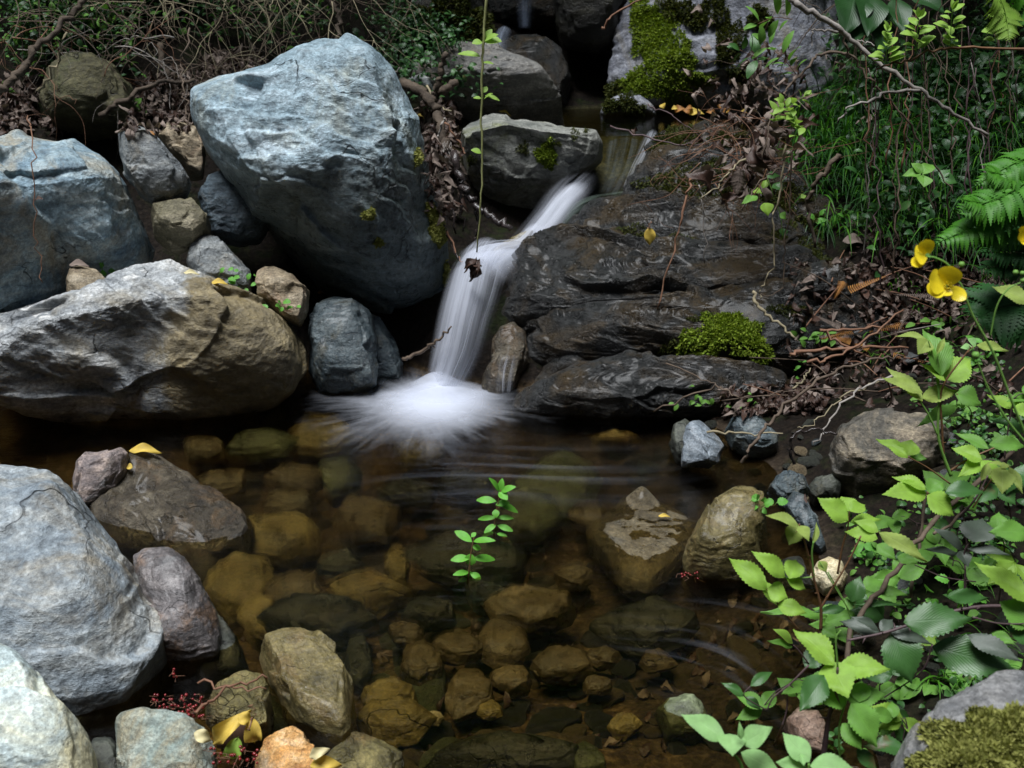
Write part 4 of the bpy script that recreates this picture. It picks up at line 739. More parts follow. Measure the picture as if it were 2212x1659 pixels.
leafy('bramble', 'bright green bramble shoot with a young yellowish top over the stream', 'bramble', 1.42, [
    Lf(c9, 600, 545, 360, 335, 125, G_BRIGHT), Lf(c9, 605, 545, 735, 595, 125, G_BRIGHT), Lf(c9, 665, 640, 580, 480, 120, G_BRIGHT), Lf(c9, 668, 645, 850, 690, 100, G_BRIGHT),
    Lf(c9, 718, 470, 520, 300, 110, G_BRIGHT), Lf(c9, 745, 475, 790, 348, 115, G_BRIGHT), Lf(c9, 730, 485, 855, 545, 75, G_BRIGHT),
    Lf(c9, 798, 140, 598, 68, 75, G_YOUNG, .2), Lf(c9, 798, 145, 738, 272, 110, G_YOUNG, .1), Lf(c9, 805, 145, 862, 235, 70, G_YOUNG), Lf(c9, 890, 262, 915, 128, 36, G_YOUNG, .9), Lf(c9, 925, 372, 975, 440, 60, G_YOUNG)],
    [([c9(935, 800), c9(935, 660), c9(890, 470), c9(830, 230), c9(800, 140)], .0026, .0011, STEMR), ([c9(935, 665), c9(1020, 520), c9(1110, 370), c9(1185, 215)], .0018, .0012, STEMR), ([c9(800, 800), c9(700, 680), c9(600, 545)], .0016, .001, STEMR),
     ([c9(893, 480), c9(880, 330), c9(890, 250)], .0016, .0012, STEMG), ([c9(895, 470), c9(740, 480), c9(715, 468)], .0012, .0009, STEMG), ([c9(1120, 690), c9(1040, 560), c9(925, 372)], .0012, .0009, STEMG)], seed=2)
leafy('bramble', 'bramble trio with a long yellow-green leaf pointing right, on a reddish stalk', 'bramble', 1.45, [
    Lf(c9, 1295, 185, 1148, 110, 85, G_BRIGHT, .15), Lf(c9, 1290, 225, 1085, 172, 100, G_BRIGHT, .15), Lf(c9, 1300, 185, 1612, 366, 95, G_YOUNG, .1)],
    [([c9(1185, 220), c9(1230, 205), c9(1298, 188)], .0013, .001, STEMR)], seed=3)
leafy('bramble', 'bramble trio of serrated green leaves just above the yellow-green one', 'bramble', 1.52, [
    Lf(c9, 1108, 120, 925, -30, 135, G_BRIGHT), Lf(c9, 1115, 60, 1062, -35, 120, G_BRIGHT), Lf(c9, 1120, 60, 1215, 15, 90, G_BRIGHT), Lf(c9, 1122, 125, 1320, 95, 75, G_BRIGHT)],
    [([c9(1040, 450), c9(1070, 280), c9(1100, 180), c9(1115, 60)], .0018, .0011, STEMR)], seed=4)
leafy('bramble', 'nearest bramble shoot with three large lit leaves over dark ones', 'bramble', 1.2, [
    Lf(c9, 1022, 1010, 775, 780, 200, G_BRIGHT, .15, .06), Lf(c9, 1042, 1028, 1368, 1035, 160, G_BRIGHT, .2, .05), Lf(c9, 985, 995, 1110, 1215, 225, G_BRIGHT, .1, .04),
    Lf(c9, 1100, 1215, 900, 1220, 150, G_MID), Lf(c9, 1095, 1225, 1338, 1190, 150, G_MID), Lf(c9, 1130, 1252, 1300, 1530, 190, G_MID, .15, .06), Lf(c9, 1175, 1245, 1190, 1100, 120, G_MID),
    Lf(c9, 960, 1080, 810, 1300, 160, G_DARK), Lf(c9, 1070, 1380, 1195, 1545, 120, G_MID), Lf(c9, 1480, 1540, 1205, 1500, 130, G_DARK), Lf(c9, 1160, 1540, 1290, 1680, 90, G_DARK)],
    [([c9(950, 1600), c9(985, 1350), c9(1030, 1200), c9(1040, 1030)], .0038, .0016, STEMP), ([c9(1055, 1620), c9(1050, 1400), c9(1100, 1220)], .0015, .0011, STEMG), ([c9(1040, 1030), c9(1030, 860), c9(1060, 800)], .0013, .001, STEMG)], seed=5)
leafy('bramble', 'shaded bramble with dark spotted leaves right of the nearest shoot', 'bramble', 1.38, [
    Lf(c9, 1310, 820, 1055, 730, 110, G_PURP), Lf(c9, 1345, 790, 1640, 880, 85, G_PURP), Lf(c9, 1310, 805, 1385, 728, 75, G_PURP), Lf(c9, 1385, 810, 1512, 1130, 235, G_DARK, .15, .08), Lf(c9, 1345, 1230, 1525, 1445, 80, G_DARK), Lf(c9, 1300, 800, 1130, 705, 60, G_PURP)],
    [([c9(2230, 655), c9(1930, 655), c9(1700, 700), c9(1480, 770), c9(1320, 820), c9(1100, 865)], .0032, .0018, STEMP), ([c9(1850, 655), c9(1830, 560), c9(1835, 400)], .0016, .0011, STEMP), ([c9(1630, 890), c9(1560, 1060), c9(1330, 1220)], .0014, .001, STEMP)], seed=6)
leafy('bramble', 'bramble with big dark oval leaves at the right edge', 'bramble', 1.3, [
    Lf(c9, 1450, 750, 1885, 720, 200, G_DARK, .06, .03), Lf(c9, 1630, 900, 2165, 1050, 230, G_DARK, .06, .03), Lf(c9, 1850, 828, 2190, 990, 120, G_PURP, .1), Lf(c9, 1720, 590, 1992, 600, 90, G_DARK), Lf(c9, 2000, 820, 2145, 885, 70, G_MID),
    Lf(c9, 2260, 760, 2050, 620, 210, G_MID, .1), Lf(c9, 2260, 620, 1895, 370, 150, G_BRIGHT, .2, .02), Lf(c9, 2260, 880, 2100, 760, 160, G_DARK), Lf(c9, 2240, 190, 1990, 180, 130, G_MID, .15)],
    [([c9(1880, 720), c9(2050, 760), c9(2260, 760)], .0014, .001, STEMP), ([c9(2199, 1100), c9(2130, 1250)], .002, .002, STEMG)], seed=7)
leafy('bramble', 'bramble spray of purple-grey leaves near the right edge', 'bramble', 1.5, [
    Lf(c9, 1885, 250, 1945, 98, 190, G_PURP, .1), Lf(c9, 1828, 300, 1640, 152, 80, G_PURP), Lf(c9, 1792, 325, 1590, 288, 50, G_PURP), Lf(c9, 1852, 288, 2118, 318, 62, G_PURP), Lf(c9, 1800, 305, 1860, 400, 90, G_PURP)],
    [([c9(1840, 640), c9(1835, 450), c9(1830, 310), c9(1870, 245)], .0015, .001, STEMP)], seed=8)
leafy('bramble', 'low bramble leaves in shade behind the bright shoot', 'bramble', 1.6, [
    Lf(c9, 980, 705, 568, 662, 80, G_MID), Lf(c9, 1090, 665, 895, 685, 55, G_DARK), Lf(c9, 960, 755, 1165, 680, 100, G_MID), Lf(c9, 1325, 725, 1120, 665, 110, G_DARK), Lf(c9, 1130, 625, 1182, 462, 115, G_DARK), Lf(c9, 1210, 545, 1322, 490, 115, G_MID), Lf(c9, 1262, 545, 1480, 575, 62, G_MID),
    Lf(c9, 1410, 340, 1540, 380, 70, G_MID), Lf(c9, 1285, 265, 1405, 360, 90, G_MID), Lf(c9, 760, 905, 608, 860, 50, G_MID), Lf(c9, 765, 880, 648, 785, 80, G_BRIGHT), Lf(c9, 840, 1030, 960, 900, 120, G_DARK), Lf(c9, 940, 780, 1045, 850, 90, G_MID), Lf(c9, 1140, 640, 1500, 640, 36, G_DARK)],
    [([c9(860, 1010), c9(800, 930), c9(765, 895)], .0014, .001, STEMP), ([c9(1120, 900), c9(1130, 780), c9(1090, 640), c9(980, 440)], .0014, .001, STEMG), ([c9(1900, 500), c9(1700, 470), c9(1520, 395)], .0012, .001, STEMP)], seed=9)
leafy('bramble', 'small dark trio of leaves low over the water at the front', 'bramble', 1.4, [Lf(c9, 458, 1210, 320, 1120, 62, G_DARK), Lf(c9, 500, 1145, 638, 1050, 66, G_DARK), Lf(c9, 468, 1215, 568, 1296, 58, G_DARK)],
    [([c9(860, 1020), c9(740, 1140), c9(640, 1220), c9(600, 1300)], .0016, .001, STEMP), ([c9(600, 1300), c9(460, 1212), c9(498, 1148)], .001, .0008, STEMP)], seed=10)
leafy('mint_plant', 'pale green mint at the bottom edge, left of its neighbour', 'mint', 1.05, [
    Lf(c9, 345, 1480, 68, 1315, 150, G_MINT, .15, .03), Lf(c9, 370, 1440, 390, 1570, 170, G_MINT, .15), Lf(c9, 445, 1510, 632, 1400, 140, G_MINT, .15), Lf(c9, 440, 1560, 700, 1700, 130, G_MINT, .1), Lf(c9, 440, 1480, 430, 1375, 40, G_MINT, .8)],
    [([c9(455, 1740), c9(440, 1640), c9(395, 1560), c9(430, 1480)], .0022, .0014, STEMG)], seed=11, serr=.02)
leafy('mint_plant', 'pale green mint at the bottom edge with a tall pointed leaf', 'mint', 1.02, [
    Lf(c9, 865, 1620, 700, 1435, 150, G_MINT, .15, .03), Lf(c9, 870, 1640, 1165, 1670, 160, G_MINT, .1), Lf(c9, 850, 1660, 660, 1620, 120, G_MINT), Lf(c9, 830, 1640, 810, 1560, 50, G_MINT, .8)],
    [([c9(850, 1800), c9(860, 1700), c9(860, 1630)], .0022, .0014, STEMG)], seed=12, serr=.02)
leafy('bramble', 'tall bramble shoot in front of the cream rock with arching leaves', 'bramble', 1.72, [
    Lf(c6, 1572, 930, 1352, 712, 110, G_YOUNG), Lf(c6, 1570, 880, 1318, 780, 80, G_YOUNG, .2), Lf(c6, 1565, 915, 1802, 862, 95, G_YOUNG), Lf(c6, 1605, 555, 1403, 510, 60, G_YOUNG), Lf(c6, 1605, 550, 1545, 640, 95, G_YOUNG), Lf(c6, 1700, 770, 1595, 470, 170, G_MID), Lf(c6, 1705, 800, 1872, 660, 170, G_BRIGHT), Lf(c6, 1712, 805, 1560, 690, 55, G_BRIGHT), Lf(c6, 1660, 640, 1710, 535, 34, G_YOUNG, .8),
    Lf(c6, 1480, 1280, 1288, 1152, 85, G_BRIGHT), Lf(c6, 1470, 1275, 1500, 1172, 120, G_BRIGHT), Lf(c6, 1490, 1280, 1600, 1292, 50, G_MID)],
    [([c6(1745, 1400), c6(1700, 1280), c6(1665, 1140), c6(1670, 920), c6(1660, 640)], .0032, .0016, STEMG), ([c6(1700, 1290), c6(1690, 1100), c6(1690, 860), c6(1840, 640), c6(1880, 600)], .0022, .0011, STEMR), ([c6(1665, 1150), c6(1600, 1010), c6(1520, 890)], .002, .0012, STEMG), ([c6(1740, 1450), c6(1600, 1350), c6(1470, 1278)], .0014, .001, STEMR), ([c6(1670, 900), c6(1640, 680), c6(1600, 550)], .0016, .001, STEMG), ([c6(1740, 1370), c6(1850, 1300), c6(2030, 1220)], .0022, .0014, STEMR)], seed=13)
leafy('bramble', 'pair of pale pleated young bramble leaves beside the buttercup stem', 'bramble', 1.75, [Lf(c6, 1905, 585, 2110, 615, 66, G_YOUNG), Lf(c6, 1900, 590, 1850, 545, 60, G_MINT), Lf(c6, 1890, 610, 1805, 600, 60, G_MINT)], [([c6(1840, 640), c6(1900, 590)], .001, .001, STEMG)], seed=14)
leafy('bramble', 'four wide pale green bramble leaves right of the dead bramble stalk', 'bramble', 1.5, [
    Lf(c6, 1605, 1500, 1340, 1495, 140, G_BRIGHT, .15), Lf(c6, 1600, 1480, 1382, 1395, 115, G_BRIGHT, .15), Lf(c6, 1600, 1500, 1700, 1430, 110, G_MID), Lf(c6, 1600, 1520, 1775, 1645, 140, G_BRIGHT, .15), Lf(c6, 1712, 1500, 1965, 1485, 110, G_DARK), Lf(c6, 1980, 1228, 1775, 1125, 95, G_MID), Lf(c6, 1990, 1200, 2230, 1205, 90, G_MID)],
    [([c6(1660, 1640), c6(1610, 1570), c6(1600, 1500)], .0016, .0012, STEMR), ([c6(1800, 1660), c6(1900, 1540), c6(1975, 1400)], .002, .001, STEMP)], seed=15)
leafy('bramble', 'hanging trio of pleated young leaves by the thick thorny stem', 'bramble', 1.55, [Lf(c6, 2060, 1340, 2072, 1505, 135, G_YOUNG, .1), Lf(c6, 2110, 1345, 2195, 1510, 55, G_YOUNG), Lf(c6, 2090, 1345, 1975, 1305, 32, G_YOUNG), Lf(c6, 1935, 1430, 1985, 1310, 50, G_YOUNG, .9), Lf(c6, 2060, 1350, 2110, 1320, 40, G_YOUNG)], [([c6(1800, 1650), c6(1900, 1540), c6(1935, 1430)], .0018, .001, STEMP), ([c6(1880, 1600), c6(2000, 1420), c6(2060, 1345)], .0014, .001, STEMR)], seed=16)
leafy('bramble', 'brownish-edged bramble leaf and its darker neighbours near the cream rock', 'bramble', 1.8, [Lf(c6, 1775, 885, 1945, 950, 130, G_MID), Lf(c6, 1790, 955, 1545, 1075, 75, G_MID), Lf(c6, 2200, 1120, 2000, 1030, 100, G_DARK)], [([c6(1850, 1100), c6(1870, 1000), c6(1780, 890)], .001, .001, STEMR)], seed=17)
leafy('bramble', 'single bright bramble leaf at the right edge beside the fern', 'bramble', 1.5, [Lf(c6, 2240, 320, 2010, 208, 105, G_YOUNG, .15)], [([c6(2300, 350), c6(2240, 320)], .001, .001, STEMG)], seed=18)
branch('bramble_cane', 'thick old thorny bramble cane slanting up from the stream', 'cane', [(*c9(1080, 1050), 1.5), (*c9(1140, 760), 1.55), (*c9(1300, 560), 1.6), (*c9(1500, 300), 1.68), (*c9(1690, 70), 1.75), (*c6(2130, 1250), 1.9)], .0042, .0045, TWIGB, [([(*c9(1500, 600), 1.7), (*c9(1540, 300), 1.75), (*c9(1590, -60), 1.8)], .0035, .003), ([(*c9(1640, 200), 1.7), (*c9(1760, 130), 1.75), (*c9(1900, -20), 1.85)], .003, .003)], jit=.002)

# more bramble sprays filling the lower right corner
spots_ = [(1830, 1330, 1.65, 'in shade left of the thick cane'), (1930, 1260, 1.7, 'behind the spotted dark leaves'), (2060, 1210, 1.75, 'under the purple-grey spray'), (2170, 1180, 1.6, 'at the right edge above the dark oval leaves'), (1900, 1480, 1.5, 'beside the nearest shoot, low down'), (2000, 1400, 1.6, 'between the spotted and the dark oval leaves'), (2150, 1450, 1.5, 'under the big dark oval leaves'), (2080, 1080, 1.8, 'right of the tall arching shoot'), (2170, 1010, 1.7, 'below the bending buttercup stem'), (1980, 1130, 1.8, 'at the foot of the tall arching shoot'), (1960, 1570, 1.35, 'left of the moss-topped rock'), (2190, 860, 1.8, 'at the right edge below the ferns'), (1700, 1480, 1.45, 'leaning over the stream at the front')]
for k, (x, y, Y, wh) in enumerate(spots_):
    rs = random.Random(500 + k); L_ = []; stems_ = [([(x + rs.uniform(-30, 60), y + 130), (x + rs.uniform(-15, 15), y + 60), (x, y)], .0018, .001, STEMP)]
    for tr_ in range(rs.choice([2, 3])):
        cx2, cy2 = x + rs.uniform(-55, 55), y + rs.uniform(-40, 50); s = rs.uniform(.75, 1.2); m_ = rs.choice([G_MID, G_MID, G_DARK, G_MID, G_BRIGHT]); a0 = rs.uniform(0, 6.28)
        stems_.append(([(x, y), ((x + cx2) / 2, (y + cy2) / 2 - 8), (cx2, cy2)], .001, .0008, STEMP))
        for q in range(3): aa = a0 + (q - 1) * 1.35 + rs.uniform(-.2, .2); l = rs.uniform(52, 76) * s; L_.append(((cx2, cy2), (cx2 + l * math.cos(aa), cy2 + l * .75 * math.sin(aa)), l * .5, m_, None, None))
    leafy('bramble', 'shaded bramble spray ' + wh, 'bramble', Y, L_, stems_, seed=600 + k)
# ---- buttercup
def buttercup():
    Y = 1.22; root = empty('buttercup', at(*c6(2199, 1180), Y), 'yellow buttercup in bloom leaning in from the right edge', 'flower')
    def flower(c, petals, Yf, tilt, stam=True):
        mb = MB(); C = at(*c, Yf); hub = None
        r = .004; V, Fc = ico(2)
        mb.add([C + v * .0035 for v in V], Fc); f = mb.build('flower', STEMG, root)
        for (tx, ty, w) in petals:
            m2 = MB(); tp = at(tx, ty, Yf - tilt); leaf(m2, C, tp, unit(CAM - C) + np.array([0, 0, .4]), w * .3473 / F * Y * 1.5, .12, -.10, 0, 14, 6, (1.35, .55)); m2.build('petal', PETAL, f)
        if stam:
            m3 = MB(); rs = random.Random(4)
            for _ in range(34):
                d = unit(unit(CAM - C) + np.array([rs.gauss(0, .7), rs.gauss(0, .3), rs.gauss(0, .7)])); tube(m3, [C, C + d * .004, C + d * .0075], .0003, .0006, 4)
            m3.build('stamens', PETAL, f)
    flower(c6(1722, 222), [(*c6(1592, 178), 110), (*c6(1755, 85), 100), (*c6(1592, 268), 80), (*c6(1832, 305), 62), (*c6(1700, 285), 60)], Y, .008)
    flower(c3(1598, 1590), [(*c3(1585, 1482), 70), (*c3(1512, 1590), 90), (*c3(1500, 1658), 55)], Y + .02, .004, False)
    flower(c3(2225, 1490), [(*c3(2172, 1425), 70), (*c3(2185, 1520), 70), (*c3(2250, 1400), 90)], Y + .02, .004, False)
    def stem(pts, a, b): 
        mb = MB(); tube(mb, catmull([at(*p, Y) for p in pts], 8), a, b, 7); mb.build('stem', STEMG, root)
    stem([c6(2260, 1260), c6(2130, 950), c6(2010, 640), c6(1880, 400), c6(1800, 200), c6(1725, 222)], .0018, .0011)
    stem([c6(1800, 200), c6(1730, 90), c6(1650, 45), c6(1600, 38)], .0011, .0011)
    stem([c6(2240, 1230), c6(2100, 1060), c6(1980, 860), c6(1910, 690)], .0015, .001)
    stem([c6(1990, 540), c6(2030, 350), c6(2100, 240), c6(2200, 190)], .0009, .0008)
    for c, s in [(c6(1900, 650), .008), (c6(1812, 85), .006), (c6(2148, 135), .0055), (c6(2190, 140), .005), (c6(2195, 185), .006)]:
        mb = MB(); V, Fc = ico(3); mb.add([at(*c, Y) + v * s * (.55 + .08 * math.sin(v[0] * 25) * math.sin(v[2] * 25)) for v in V], Fc); mb.build('bud', STEMG, root)
buttercup()

# ---- sprigs with opposite leaves
def sprig(name, label, cat, pts, ll, mat, stemmat, n=8, r=.001, group=None, seed=1, shape=(.9, .8), w=.5, pairs=True, updir=None, top=True):
    rs = random.Random(seed); P = catmull(W(pts), 8); root = empty(name, P[0], label, cat, group); mb = MB(); tube(mb, P, r, r * .6, 6, .05, rs); mb.build('stem', stemmat, root)
    for k in range(n):
        q = (k + .6) / n; i = int(q * (len(P) - 1)); p = P[i]; t = unit(P[min(i + 1, len(P) - 1)] - P[max(i - 1, 0)]); a0 = rs.uniform(0, 6.3) + k * 1.57; ref = unit(np.cross(t, [.2, -.9, .3])); r2 = np.cross(t, ref)
        for s in ((0, math.pi) if pairs else (0,)):
            d = unit(ref * math.cos(a0 + s) + r2 * math.sin(a0 + s) + t * .35); L = ll * rs.uniform(.7, 1.15) * (1 - .35 * abs(q - .4))
            m2 = MB(); leaf(m2, p + d * L * .12, p + d * L * 1.1, upn(.3, rs, .5), L * w, .15, .1, .02, 10, 4, shape); m2.build('leaf', mat, root)
    if top:
        for s in range(3):
            d = unit(unit(P[-1] - P[-3]) + np.array([rs.gauss(0, .4), rs.gauss(0, .4), .1])); m2 = MB(); leaf(m2, P[-1], P[-1] + d * ll * .6, upn(.4, rs, .8), ll * .3, .2, .1, .02, 8, 4, shape); m2.build('leaf', mat, root)
    return root
def seedling(label, leaves, stem, Y, seed):
    root = empty('seedling', onz(*stem[0], -.1), label, 'seedling'); P = catmull([at(x, y, Y) for x, y in stem], 6); mb = MB(); tube(mb, P, .0018, .001, 6); mb.build('stem', STEMR, root); rs = random.Random(seed)
    for bx, by, tx, ty, w in leaves:
        m2 = MB(); leaf(m2, at(bx, by, Y), at(tx, ty, Y + rs.uniform(-.02, .02)), upn(.2, rs, .7), w / F * Y, .15, .08, .03, 12, 6, (.95, .75)); m2.build('leaf', G_SEED, root)
seedling('bright green seedling in the pool, farther and taller of the two', [(1080, 1062, 1060, 1032, 16), (1080, 1062, 1112, 1050, 18), (1080, 1062, 1085, 1034, 16), (1077, 1062, 1096, 1078, 22), (1072, 1082, 1028, 1078, 20), (1078, 1088, 1122, 1105, 20), (1072, 1118, 1030, 1120, 14), (1074, 1118, 1110, 1118, 14), (1070, 1100, 1072, 1118, 18), (1072, 1132, 1045, 1150, 16), (1074, 1134, 1108, 1146, 16), (1070, 1090, 1100, 1084, 16), (1070, 1150, 1040, 1158, 12), (1072, 1152, 1096, 1158, 12)], [(1066, 1165), (1070, 1120), (1076, 1085), (1082, 1058)], 2.09, 1)
seedling('bright green seedling in the pool, nearer of the two', [(1020, 1170, 982, 1145, 22), (1020, 1168, 1068, 1165, 18), (1018, 1160, 1028, 1150, 12), (1020, 1180, 1040, 1185, 16), (1015, 1205, 973, 1208, 22), (1022, 1206, 1072, 1206, 22), (1017, 1196, 1015, 1222, 30), (1014, 1235, 980, 1240, 16), (1016, 1238, 1040, 1250, 18), (1012, 1232, 1015, 1252, 20), (1010, 1250, 990, 1256, 14)], [(1010, 1262), (1014, 1225), (1018, 1190), (1024, 1160)], 1.91, 2)
# hanging vine
vine = [(1052, -20, 2.9), (1046, 60, 2.9), (1042, 140, 2.9), (1040, 250, 2.9), (1042, 350, 2.9), (1038, 450, 2.9), (1030, 545, 2.92)]
vr = branch('vine', 'single pale vine hanging straight down in front of the central grey boulder', 'vine', vine, .0038, .0022, VINE, jit=.001, knob=.08)
def on_parent(parent, specs, mat, part='leaf', serr=.03, shape=(.9, .8)):
    rs = random.Random(3)
    for bx, by, tx, ty, w, Y in specs:
        mb = MB(); leaf(mb, at(bx, by, Y), at(tx, ty, Y + rs.uniform(-.02, .02)), upn(.2, rs, .7), w / F * Y, .15, .08, serr, 12, 6, shape); mb.build(part, mat, parent)
on_parent(vr, [(1045, 88, 1083, 86, 26, 2.9), (1048, 85, 1062, 62, 16, 2.9), (1044, 88, 1074, 72, 18, 2.9), (1042, 90, 1020, 92, 18, 2.9), (1038, 120, 988, 112, 18, 2.9), (1042, 134, 1066, 136, 10, 2.9), (1040, 212, 1022, 210, 10, 2.9), (1044, 214, 1062, 200, 12, 2.9), (1048, 205, 1080, 215, 12, 2.9), (1040, 330, 1018, 322, 18, 2.9), (1044, 200, 1052, 186, 12, 2.9)], G_LIME)
o = MB(); rs = random.Random(2)
for k in range(6): leaf(o, at(1030 + rs.uniform(-6, 10), 560 + rs.uniform(-4, 10), 2.93), at(1010 + rs.uniform(-14, 28), 585 + rs.uniform(-10, 30), 2.93), upn(.8, rs, 1), .022, .6, .3, .05, 10, 4, wave=2)
tag(o.build('dead_leaf', LITD), 'wet black curled leaf snagged on the vine end over the fall', 'leaf')
branch('stick', 'brown slanting twig caught across the main fall', 'stick', [(870, 775, 2.93), (900, 762, 2.92), (935, 742, 2.9), (960, 722, 2.88), (975, 705, 2.86)], .006, .002, TWIGB, [([(932, 744, 2.9), (940, 752, 2.9)], .002, .001)])

# driftwood beside the largest boulder
branch('driftwood', 'thick curved brown driftwood branch wedged right of the largest boulder', 'driftwood', [(868, 178, 3.75), (900, 190, 3.7), (930, 215, 3.66), (948, 250, 3.62), (955, 290, 3.58), (965, 330, 3.54)], .017, .015, BARK, [([(935, 220, 3.66), (945, 180, 3.66), (955, 150, 3.66), (966, 113, 3.66)], .013, .009), ([(945, 200, 3.7), (970, 190, 3.72), (985, 178, 3.74)], .014, .012)], jit=.004)
branch('driftwood', 'black wet forked branch running down to the chute', 'driftwood', [(980, 330, 3.5), (990, 370, 3.46), (1005, 410, 3.43), (1030, 445, 3.4), (1065, 468, 3.38), (1105, 495, 3.36)], .012, .009, BARKW, [([(1033, 446, 3.4), (1030, 490, 3.4), (1024, 520, 3.4)], .006, .004), ([(985, 350, 3.5), (975, 420, 3.5), (985, 505, 3.5)], .005, .003), ([(990, 380, 3.5), (998, 440, 3.5), (1000, 500, 3.5)], .005, .003)], jit=.005)
mb = MB(); rs = random.Random(8)
for k in range(26): P = at(962 + rs.uniform(-6, 12), 305 + rs.uniform(0, 30), 3.53); tube(mb, [P, P + np.array([rs.gauss(0, .008), rs.gauss(0, .008), -.03]), P + np.array([rs.gauss(0, .02), rs.gauss(0, .01), -.03 - rs.uniform(.02, .06)])], .0012, .0005, 4)
tag(mb.build('root_fibre', TWIGG), 'pale frayed bark fibres at the lower end of the brown driftwood', 'fibres')
for k, (pts, r, m, d) in enumerate([([(922, 185, 3.7), (945, 225, 3.65), (975, 240, 3.6)], .004, TWIGP, 'pale straw stalk'), ([(960, 255, 3.5), (950, 285, 3.5), (944, 300, 3.5)], .004, TWIGG, 'short grey stick'), ([(960, 265, 3.5), (990, 300, 3.5), (1005, 330, 3.5)], .0035, TWIGR, 'russet twig'), ([(965, 500, 3.2), (985, 545, 3.15), (1000, 565, 3.1)], .003, TWIGR, 'thin russet twig'), ([(950, 470, 3.3), (970, 520, 3.2), (990, 560, 3.1)], .004, BARKW, 'black wet twig')]):
    branch('twig', '%s in the debris right of the largest boulder' % d, 'twig', pts, r, r * .7, m, seed=k)

# bare branches on the right bank
branch('branch', 'long bare pale branch crossing the upper right corner', 'branch', [(*c3(740, -10), 2.5), (*c3(880, 80), 2.5), (*c3(1030, 165), 2.5), (*c3(1180, 290), 2.5), (*c3(1360, 435), 2.48), (*c3(1560, 560), 2.46), (*c3(1730, 680), 2.44), (*c3(1980, 840), 2.42)], .0075, .0032, TWIGG,
    [([(*c3(1560, 562), 2.46), (*c3(1360, 575), 2.44), (*c3(1250, 625), 2.42), (*c3(1100, 680), 2.4), (*c3(1040, 768), 2.4)], .004, .002), ([(*c3(1050, 195), 2.5), (*c3(960, 195), 2.5), (*c3(880, 190), 2.5)], .004, .002), ([(*c3(880, 195), 2.5), (*c3(880, 290), 2.5)], .002, .001), ([(*c3(1480, 530), 2.47), (*c3(1500, 640), 2.45)], .002, .001), ([(*c3(1160, 250), 2.5), (*c3(1220, 270), 2.5), (*c3(1270, 285), 2.5)], .002, .001)], seed=1, jit=.002)
branch('branch', 'thin grey twig curving down below the long bare branch', 'branch', [(*c3(1050, 200), 2.52), (*c3(1130, 330), 2.52), (*c3(1240, 480), 2.5), (*c3(1370, 620), 2.5), (*c3(1520, 820), 2.48), (*c3(1650, 1030), 2.46), (*c3(1760, 1210), 2.44)], .003, .0016, TWIGB, seed=2)
branch('branch', 'arched dead stem bending over the leaf litter by the upper pool', 'branch', [(*c3(1110, 330), 2.9), (*c3(940, 330), 2.9), (*c3(850, 420), 2.88), (*c3(760, 520), 2.86), (*c3(690, 620), 2.85), (*c3(620, 760), 2.83), (*c3(570, 1000), 2.8)], .004, .002, TWIGB, seed=3)
branch('branch', 'reddish stem with leafy shoots running to the right edge', 'branch', [(*c3(1280, 430), 2.4), (*c3(1420, 380), 2.4), (*c3(1640, 320), 2.4), (*c3(1870, 292), 2.4), (*c3(2260, 310), 2.4)], .0022, .003, STEMR, seed=4)
for k, (c, y0, y1, l, col) in enumerate([((1340, 400), 0, 190, 'left', 0), ((1530, 320), 0, 110, 'middle', 0), ((1740, 300), 0, 60, 'right', 0)]):
    sprig('shoot', '%s of the three lime-green leafy shoots on the reddish stem' % l, 'shoot', [(*c3(c[0], c[1]), 2.4), (*c3(c[0] + 5, (c[1] + y1) / 2), 2.39), (*c3(c[0] + 15, y1), 2.38)], .036, G_LIME, STEMG, n=7, seed=30 + k, w=.55)
sprig('shoot', 'lime-green shoot of small leaves in the litter beside the upper pool', 'shoot', [(*c3(640, 760), 2.75), (*c3(700, 690), 2.74), (*c3(830, 600), 2.73)], .04, G_LIME, STEMG, n=7, seed=41)
sprig('shoot', 'leafy shoot at the foot of the arched dead stem', 'shoot', [(*c3(800, 860), 2.7), (*c3(770, 740), 2.7), (*c3(700, 640), 2.7)], .04, G_LIME, STEMG, n=6, seed=42)
sprig('shoot', 'dull green shoot in front of the mossy cliff', 'shoot', [(*c3(780, 460), 2.9), (*c3(700, 360), 2.9), (*c3(580, 260), 2.9)], .06, G_MID, STEMR, n=6, seed=43, w=.35)
sprig('shoot', 'green and yellow leaf sprig hanging at the top of the mossy cliff', 'shoot', [(*c3(760, 120), 2.7), (*c3(650, 110), 2.7), (*c3(540, 150), 2.7)], .055, G_MID, STEMR, n=4, seed=44, w=.4)
sprig('shoot', 'olive-leaved sprig drooping before the cliff', 'shoot', [(*c3(620, 370), 2.9), (*c3(520, 350), 2.9), (*c3(430, 310), 2.9)], .055, G_DARK, STEMR, n=4, seed=45, w=.45)
sprig('shoot', 'pale thin shoot of small leaves near the top right fern', 'shoot', [(*c3(2030, 270), 2.2), (*c3(2025, 180), 2.2), (*c3(2035, 90), 2.2)], .03, G_LIME, STEMG, n=4, seed=46, w=.7)
